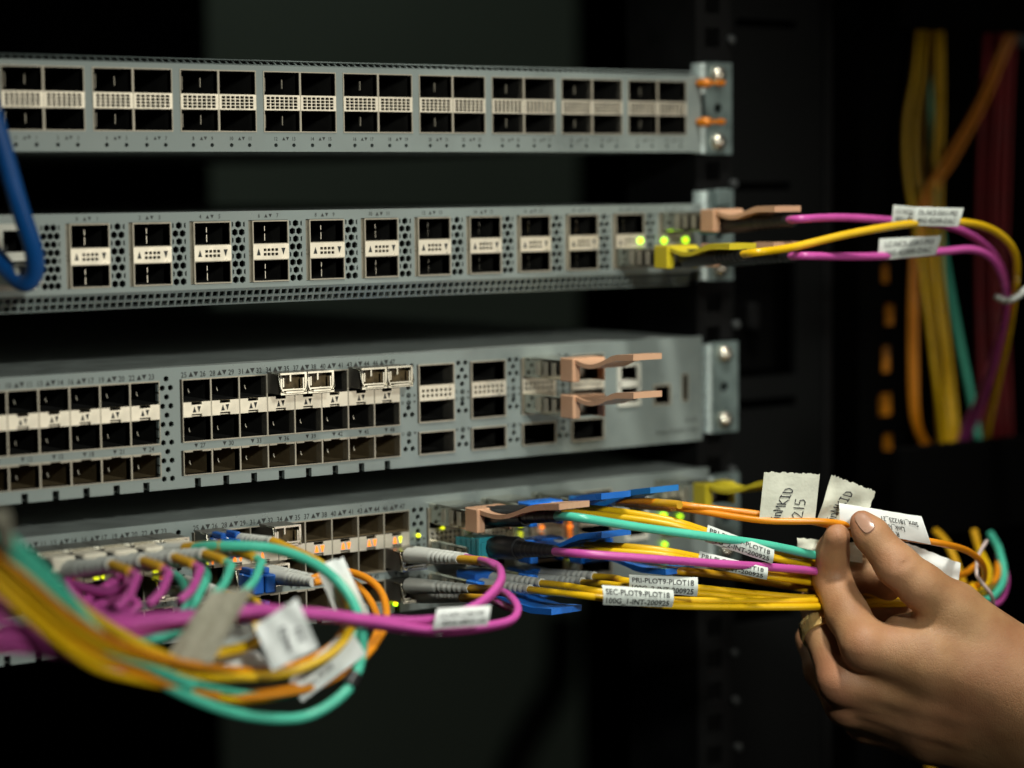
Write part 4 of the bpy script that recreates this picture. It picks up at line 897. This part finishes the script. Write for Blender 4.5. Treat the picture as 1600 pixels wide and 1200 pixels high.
# ================================================================== THE HAND
HD = 975.
def cp3(u, v, c):                          # pixel + millimetres towards the camera -> camera-aligned mm
    D = HD-c; return np.array([(u-800)/FPX*D, -(v-600)/FPX*D, -D])
def to_world(p): return CAM + p[..., 0:1]*RT + p[..., 1:2]*UP - p[..., 2:3]*FW
FING = {
 'thumb':  [(1347, 817, 9, 5.4), (1361, 835, 11, 7.3), (1402, 884, 14, 8.8), (1440, 916, 13, 9.6), (1490, 954, 8, 11.5), (1565, 1030, 2, 16)],
 'index':  [(1308, 838, 0, 5.6), (1301, 862, -7, 6.8), (1300, 905, -13, 8.0), (1324, 960, -1, 9.0), (1352, 1008, 12, 9.8)],
 'middle': [(1388, 916, -17, 6.4), (1345, 893, -22, 7.2), (1281, 944, -28, 8.4), (1288, 992, -15, 8.4), (1314, 1066, -1, 9.2)],
 'ring':   [(1432, 962, -34, 6.4), (1366, 956, -44, 7.0), (1272, 1000, -52, 7.6), (1286, 1048, -32, 8.0), (1322, 1102, -14, 8.6)],
 'little': [(1400, 1010, -58, 5.8), (1340, 1010, -66, 6.2), (1292, 1052, -60, 6.6), (1314, 1097, -44, 7.2), (1352, 1130, -28, 8.0)]}
PALM = [[(1352, 1008, 12, 9.0), (1450, 1030, 10, 14), (1610, 1080, 4, 19)], [(1314, 1066, -2, 8.4), (1440, 1088, -3, 12.5), (1610, 1120, -4, 19)],
        [(1324, 1102, -15, 8.0), (1440, 1126, -13, 10.5), (1600, 1150, -12, 17)], [(1354, 1132, -28, 7.4), (1450, 1153, -24, 10.0), (1590, 1175, -20, 15)],
        [(1490, 957, 6, 10.5), (1545, 1020, 2, 15), (1620, 1080, 0, 20)], [(1405, 985, -4, 6), (1470, 1000, -6, 12), (1560, 1060, -12, 18)],
        [(1605, 1090, -2, 21), (1720, 1180, -2, 23), (1900, 1330, 0, 27)], [(1600, 1135, -14, 20), (1720, 1235, -16, 22), (1880, 1390, -16, 26)]]
GROOVE = [[(1340, 1119, -5), (1410, 1138, -2), (1480, 1153, -1)]]
TENDON = [[(1318, 1068, 5.5, 2), (1400, 1088, 8, 2.2), (1500, 1112, 9, 2)], [(1328, 1106, -7, 1.8), (1410, 1128, -3, 2.2), (1500, 1148, 0, 2)]]
def capsule(P, a, b, ra, rb):
    ab = b-a; L = ab@ab; t = np.clip(((P-a)@ab)/L, 0, 1)
    return np.linalg.norm(P-(a+t[:, None]*ab), axis=1)-(ra+(rb-ra)*t)
def smin(a, b, k):
    h = np.clip(.5+.5*(b-a)/k, 0, 1); return b*(1-h)+a*h-k*h*(1-h)
def chain(P, pts, k=3.):
    q = [(cp3(*p[:3]), p[3]) for p in pts]; d = None
    for (a, ra), (b, rb) in zip(q, q[1:]):
        c = capsule(P, a, b, ra, rb); d = c if d is None else smin(d, c, k)
    return d
def hand_sdf(P):
    palm = None
    for c in PALM:
        d = chain(P, c, 4.); palm = d if palm is None else smin(palm, d, 12.)
    out = palm
    for n, pts in FING.items():
        d = chain(P, pts, 3.)
        out = smin(out, smin(d, palm, 6. if n == 'thumb' else 5.), .9)
    for n, i in (('index', 4), ('middle', 4), ('ring', 4)):          # knuckles
        u, v, c, r = FING[n][i]; out = smin(out, np.linalg.norm(P-cp3(u-3, v-2, c+4.0), axis=1)-(r-3.6), 5.)
    for g in GROOVE:                                                  # hollows between the tendons
        d = chain(P, [(*p, .6) for p in g], 2.); out = -smin(-out, d, 5.)
    for g in TENDON: out = smin(out, chain(P, g, 2.), 6.)
    for (a, b, r) in (((1384, 902, 25.0), (1426, 868, 21), .5), ((1391, 900, 25.4), (1430, 872, 21.5), .4), ((1379, 893, 25.), (1418, 862, 21), .4), ((1372, 862, 23), (1392, 846, 19), .3), ((1283, 900, -4), (1316, 896, -5), .4), ((1285, 910, -3.5), (1320, 906, -4.5), .4)):  # thumb joint creases
        out = -smin(-out, capsule(P, cp3(*a), cp3(*b), r, r), 1.2)
    return out
def surface_net(f, lo, hi, h):
    n = np.ceil((hi-lo)/h).astype(int)+1; ax = [lo[i]+h*np.arange(n[i]) for i in range(3)]
    d = np.empty(n)
    Yg, Zg = np.meshgrid(ax[1], ax[2], indexing='ij')
    for i in range(n[0]):
        P = np.stack([np.full(Yg.size, ax[0][i]), Yg.ravel(), Zg.ravel()], 1); d[i] = f(P).reshape(Yg.shape)
    s = d < 0; cnt = np.zeros(n-1, int); acc = np.zeros((*(n-1), 3))
    sl = lambda o: tuple(slice(o[k], n[k]-1+o[k]) for k in range(3))
    cor = [(i, j, k) for i in (0, 1) for j in (0, 1) for k in (0, 1)]
    for a in cor:
        for ax_ in range(3):
            if a[ax_]: continue
            b = list(a); b[ax_] = 1; da, db = d[sl(a)], d[sl(b)]; m = (da < 0) != (db < 0)
            t = np.where(m, da/np.where(m, da-db, 1), 0); cnt += m
            for k in range(3): acc[..., k] += np.where(m, a[k]+(t if k == ax_ else 0), 0)
    act = cnt > 0; idx = -np.ones(n-1, int); idx[act] = np.arange(act.sum())
    cells = np.argwhere(act); V = lo+h*(cells+acc[act]/cnt[act][:, None]); F = []
    for ax_ in range(3):
        o = [k for k in range(3) if k != ax_]; b = [0, 0, 0]; b[ax_] = 1
        s0 = s[tuple(slice(0, n[k]-b[k]) for k in range(3))]; s1 = s[tuple(slice(b[k], n[k]) for k in range(3))]
        e = np.argwhere(s0 != s1); e = e[np.all([(e[:, k] > 0) & (e[:, k] < n[k]-1) for k in o], axis=0)]
        def I(d1, d2):
            q = e.copy(); q[:, o[0]] -= d1; q[:, o[1]] -= d2; return idx[q[:, 0], q[:, 1], q[:, 2]]
        Q = np.stack([I(1, 1), I(0, 1), I(0, 0), I(1, 0)], 1); fl = s0[e[:, 0], e[:, 1], e[:, 2]]
        if ax_ == 1: fl = ~fl
        Q[~fl] = Q[~fl][:, ::-1]; F.append(Q)
    return V, np.vstack(F)
allp = [cp3(*p[:3]) for c in list(FING.values())+PALM for p in c]
lo = np.min(allp, axis=0)-26; hi = np.max(allp, axis=0)+26; lo[0] = max(lo[0], cp3(1230, 900, 0)[0]); hi[0] = min(hi[0], cp3(1720, 900, 0)[0]); lo[1] = max(lo[1], cp3(1400, 1330, 0)[1])
V, F = surface_net(hand_sdf, lo, hi, 1.3)
for _ in range(2):                                                    # relax, then pull back onto the surface
    A = np.zeros_like(V); C_ = np.zeros(len(V))
    for k in range(4):
        np.add.at(A, F[:, k], V[F[:, (k+1) % 4]]+V[F[:, k-1]]); np.add.at(C_, F[:, k], 2)
    V = V+.6*(A/np.maximum(C_, 1)[:, None]-V)
Wv = to_world(V)
def skin_mat():
    m = mat('skin', (.50, .265, .145), .52, 0, 0, sss=.08); nt = m.node_tree; N = nt.nodes; L = nt.links; b = N['Principled BSDF']
    tc = N.new('ShaderNodeTexCoord'); n = N.new('ShaderNodeTexNoise'); n.inputs['Scale'].default_value = 55; n.inputs['Detail'].default_value = 5; L.new(tc.outputs['Object'], n.inputs['Vector'])
    r = N.new('ShaderNodeValToRGB'); r.color_ramp.elements[0].position = .3; r.color_ramp.elements[0].color = (.33, .155, .068, 1); r.color_ramp.elements[1].position = .72; r.color_ramp.elements[1].color = (.48, .275, .128, 1)
    L.new(n.outputs['Fac'], r.inputs[0]); L.new(r.outputs[0], b.inputs['Base Color'])
    b.inputs['Specular IOR Level'].default_value = .45
    n3 = N.new('ShaderNodeTexNoise'); n3.inputs['Scale'].default_value = 22; n3.inputs['Detail'].default_value = 3; L.new(tc.outputs['Object'], n3.inputs['Vector'])
    r3 = N.new('ShaderNodeMapRange'); r3.inputs[1].default_value = .45; r3.inputs[2].default_value = .7; r3.inputs[4].default_value = .45; L.new(n3.outputs['Fac'], r3.inputs[0])
    mx = N.new('ShaderNodeMix'); mx.data_type = 'RGBA'; mx.inputs[7].default_value = (.42, .165, .095, 1); L.new(r3.outputs[0], mx.inputs[0]); L.new(r.outputs[0], mx.inputs[6]); at2 = N.new('ShaderNodeAttribute'); at2.attribute_name = 'flush'; m3 = N.new('ShaderNodeMath'); m3.operation = 'MULTIPLY'; m3.inputs[1].default_value = .32; L.new(at2.outputs['Fac'], m3.inputs[0])
    mx2 = N.new('ShaderNodeMix'); mx2.data_type = 'RGBA'; mx2.inputs[7].default_value = (.50, .20, .125, 1); L.new(m3.outputs[0], mx2.inputs[0]); L.new(mx.outputs[2], mx2.inputs[6]); L.new(mx2.outputs[2], b.inputs['Base Color'])
    hs = []
    for sc_, k in ((540, .30), (1300, .25)):
        v = N.new('ShaderNodeTexVoronoi'); v.inputs['Scale'].default_value = sc_; v.feature = 'DISTANCE_TO_EDGE'; L.new(tc.outputs['Object'], v.inputs['Vector'])
        q = N.new('ShaderNodeMath'); q.operation = 'MINIMUM'; q.inputs[1].default_value = .12; L.new(v.outputs['Distance'], q.inputs[0])
        g = N.new('ShaderNodeMath'); g.operation = 'MULTIPLY'; g.inputs[1].default_value = k*6; L.new(q.outputs[0], g.inputs[0]); hs.append(g)
    n2 = N.new('ShaderNodeTexNoise'); n2.inputs['Scale'].default_value = 180; n2.inputs['Detail'].default_value = 7; L.new(tc.outputs['Object'], n2.inputs['Vector'])
    a1_ = N.new('ShaderNodeMath'); L.new(hs[0].outputs[0], a1_.inputs[0]); L.new(hs[1].outputs[0], a1_.inputs[1])
    a2_ = N.new('ShaderNodeMath'); L.new(a1_.outputs[0], a2_.inputs[0]); L.new(n2.outputs['Fac'], a2_.inputs[1])
    bp = N.new('ShaderNodeBump'); bp.inputs['Strength'].default_value = .5; bp.inputs['Distance'].default_value = .0004; L.new(a2_.outputs[0], bp.inputs['Height']); L.new(bp.outputs[0], b.inputs['Normal'])
    return m
SKIN = skin_mat()
hand = thing('hand', 'right hand with gold ring pinching a white label among the orange cables', 'hand', to_world(cp3(1450, 1080, 0)[None])[0])
mb = MB(); mb.v = [tuple(p) for p in Wv]; mb.f = [tuple(q) for q in F.tolist()]
sk = part('skin', mb, SKIN, hand, True)
at_ = sk.data.attributes.new('flush', 'FLOAT', 'POINT'); fl_ = np.zeros(len(V))
for n_, ids in (('thumb', (0, 2)), ('index', (0, 2, 4)), ('middle', (2, 4)), ('ring', (2, 4)), ('little', (2, 4))):
    for i_ in ids:
        u_, v_, c_2, r_ = FING[n_][i_]; fl_ = np.maximum(fl_, np.exp(-(np.linalg.norm(V-cp3(u_, v_, c_2+r_*.6), axis=1)/(r_*1.25))**2))
at_.data.foreach_set('value', fl_.astype(np.float32))
# thumbnail laid on the surface
def hit(u, v, off):
    dr = np.array([(u-800)/FPX, -(v-600)/FPX, -1.]); D = HD-60
    for _ in range(60):
        d = hand_sdf((dr*D)[None])[0]
        if d < .05: break
        D += d*.8
    return dr*(D-off)
quad = [(1330, 808), (1352, 839), (1373, 824), (1349, 797)]
N_ = 12; vs_ = []; fs_ = []
for j in range(N_+1):
    for i in range(N_+1):
        a, b = 2*i/N_-1, 2*j/N_-1; x = a*math.sqrt(1-b*b*.42); y = b*math.sqrt(1-a*a*.42); s_, t_ = .5+.5*x, .5+.5*y
        p = [(quad[0][k]*(1-s_)+quad[1][k]*s_)*(1-t_)+(quad[3][k]*(1-s_)+quad[2][k]*s_)*t_ for k in (0, 1)]
        e = max(abs(a), abs(b)); vs_.append(hit(*p, .45 if e < .99 else -.25))
for j in range(N_):
    for i in range(N_): k = j*(N_+1)+i; fs_.append((k, k+1, k+N_+2, k+N_+1))
mb = MB(); mb.add(to_world(np.array(vs_)), fs_); part('thumbnail', mb, mat('nail', (.47, .27, .185), .32, 0, .05, 60, sss=.1), hand, True)
# ring
c0, c1 = cp3(*FING['middle'][2][:3]), cp3(*FING['middle'][4][:3]); ax_ = (c1-c0)/np.linalg.norm(c1-c0); c = cp3(1287, 984, -16)
ra = 9.4; e1_ = np.cross(ax_, [0, 0, 1.]); e1_ /= np.linalg.norm(e1_); e2_ = np.cross(ax_, e1_); mb = MB(); n = 48; prof = [(-3.6, 0), (-3.3, .75), (-1.2, 1.0), (1.2, 1.0), (3.3, .75), (3.6, 0)]; vv = []; ff = []
for k in range(n):
    t_ = 2*math.pi*k/n
    for (x, r) in prof:
        rr = ra+r+(.18 if k % 4 < 2 else 0)*(1 if abs(x) < 2 else 0); vv.append(c+ax_*x+rr*(math.cos(t_)*e1_+math.sin(t_)*e2_))
m_ = len(prof); ff = [(k*m_+i, k*m_+(i+1) % m_, ((k+1) % n)*m_+(i+1) % m_, ((k+1) % n)*m_+i) for k in range(n) for i in range(m_)]
mb.add(to_world(np.array(vv)), ff); single('finger_ring', mb, mat('gold', (.95, .64, .24), .3, .7, .1, 200, .2, 500), 'wide gold ring on a finger of the hand', 'ring', smooth=False)
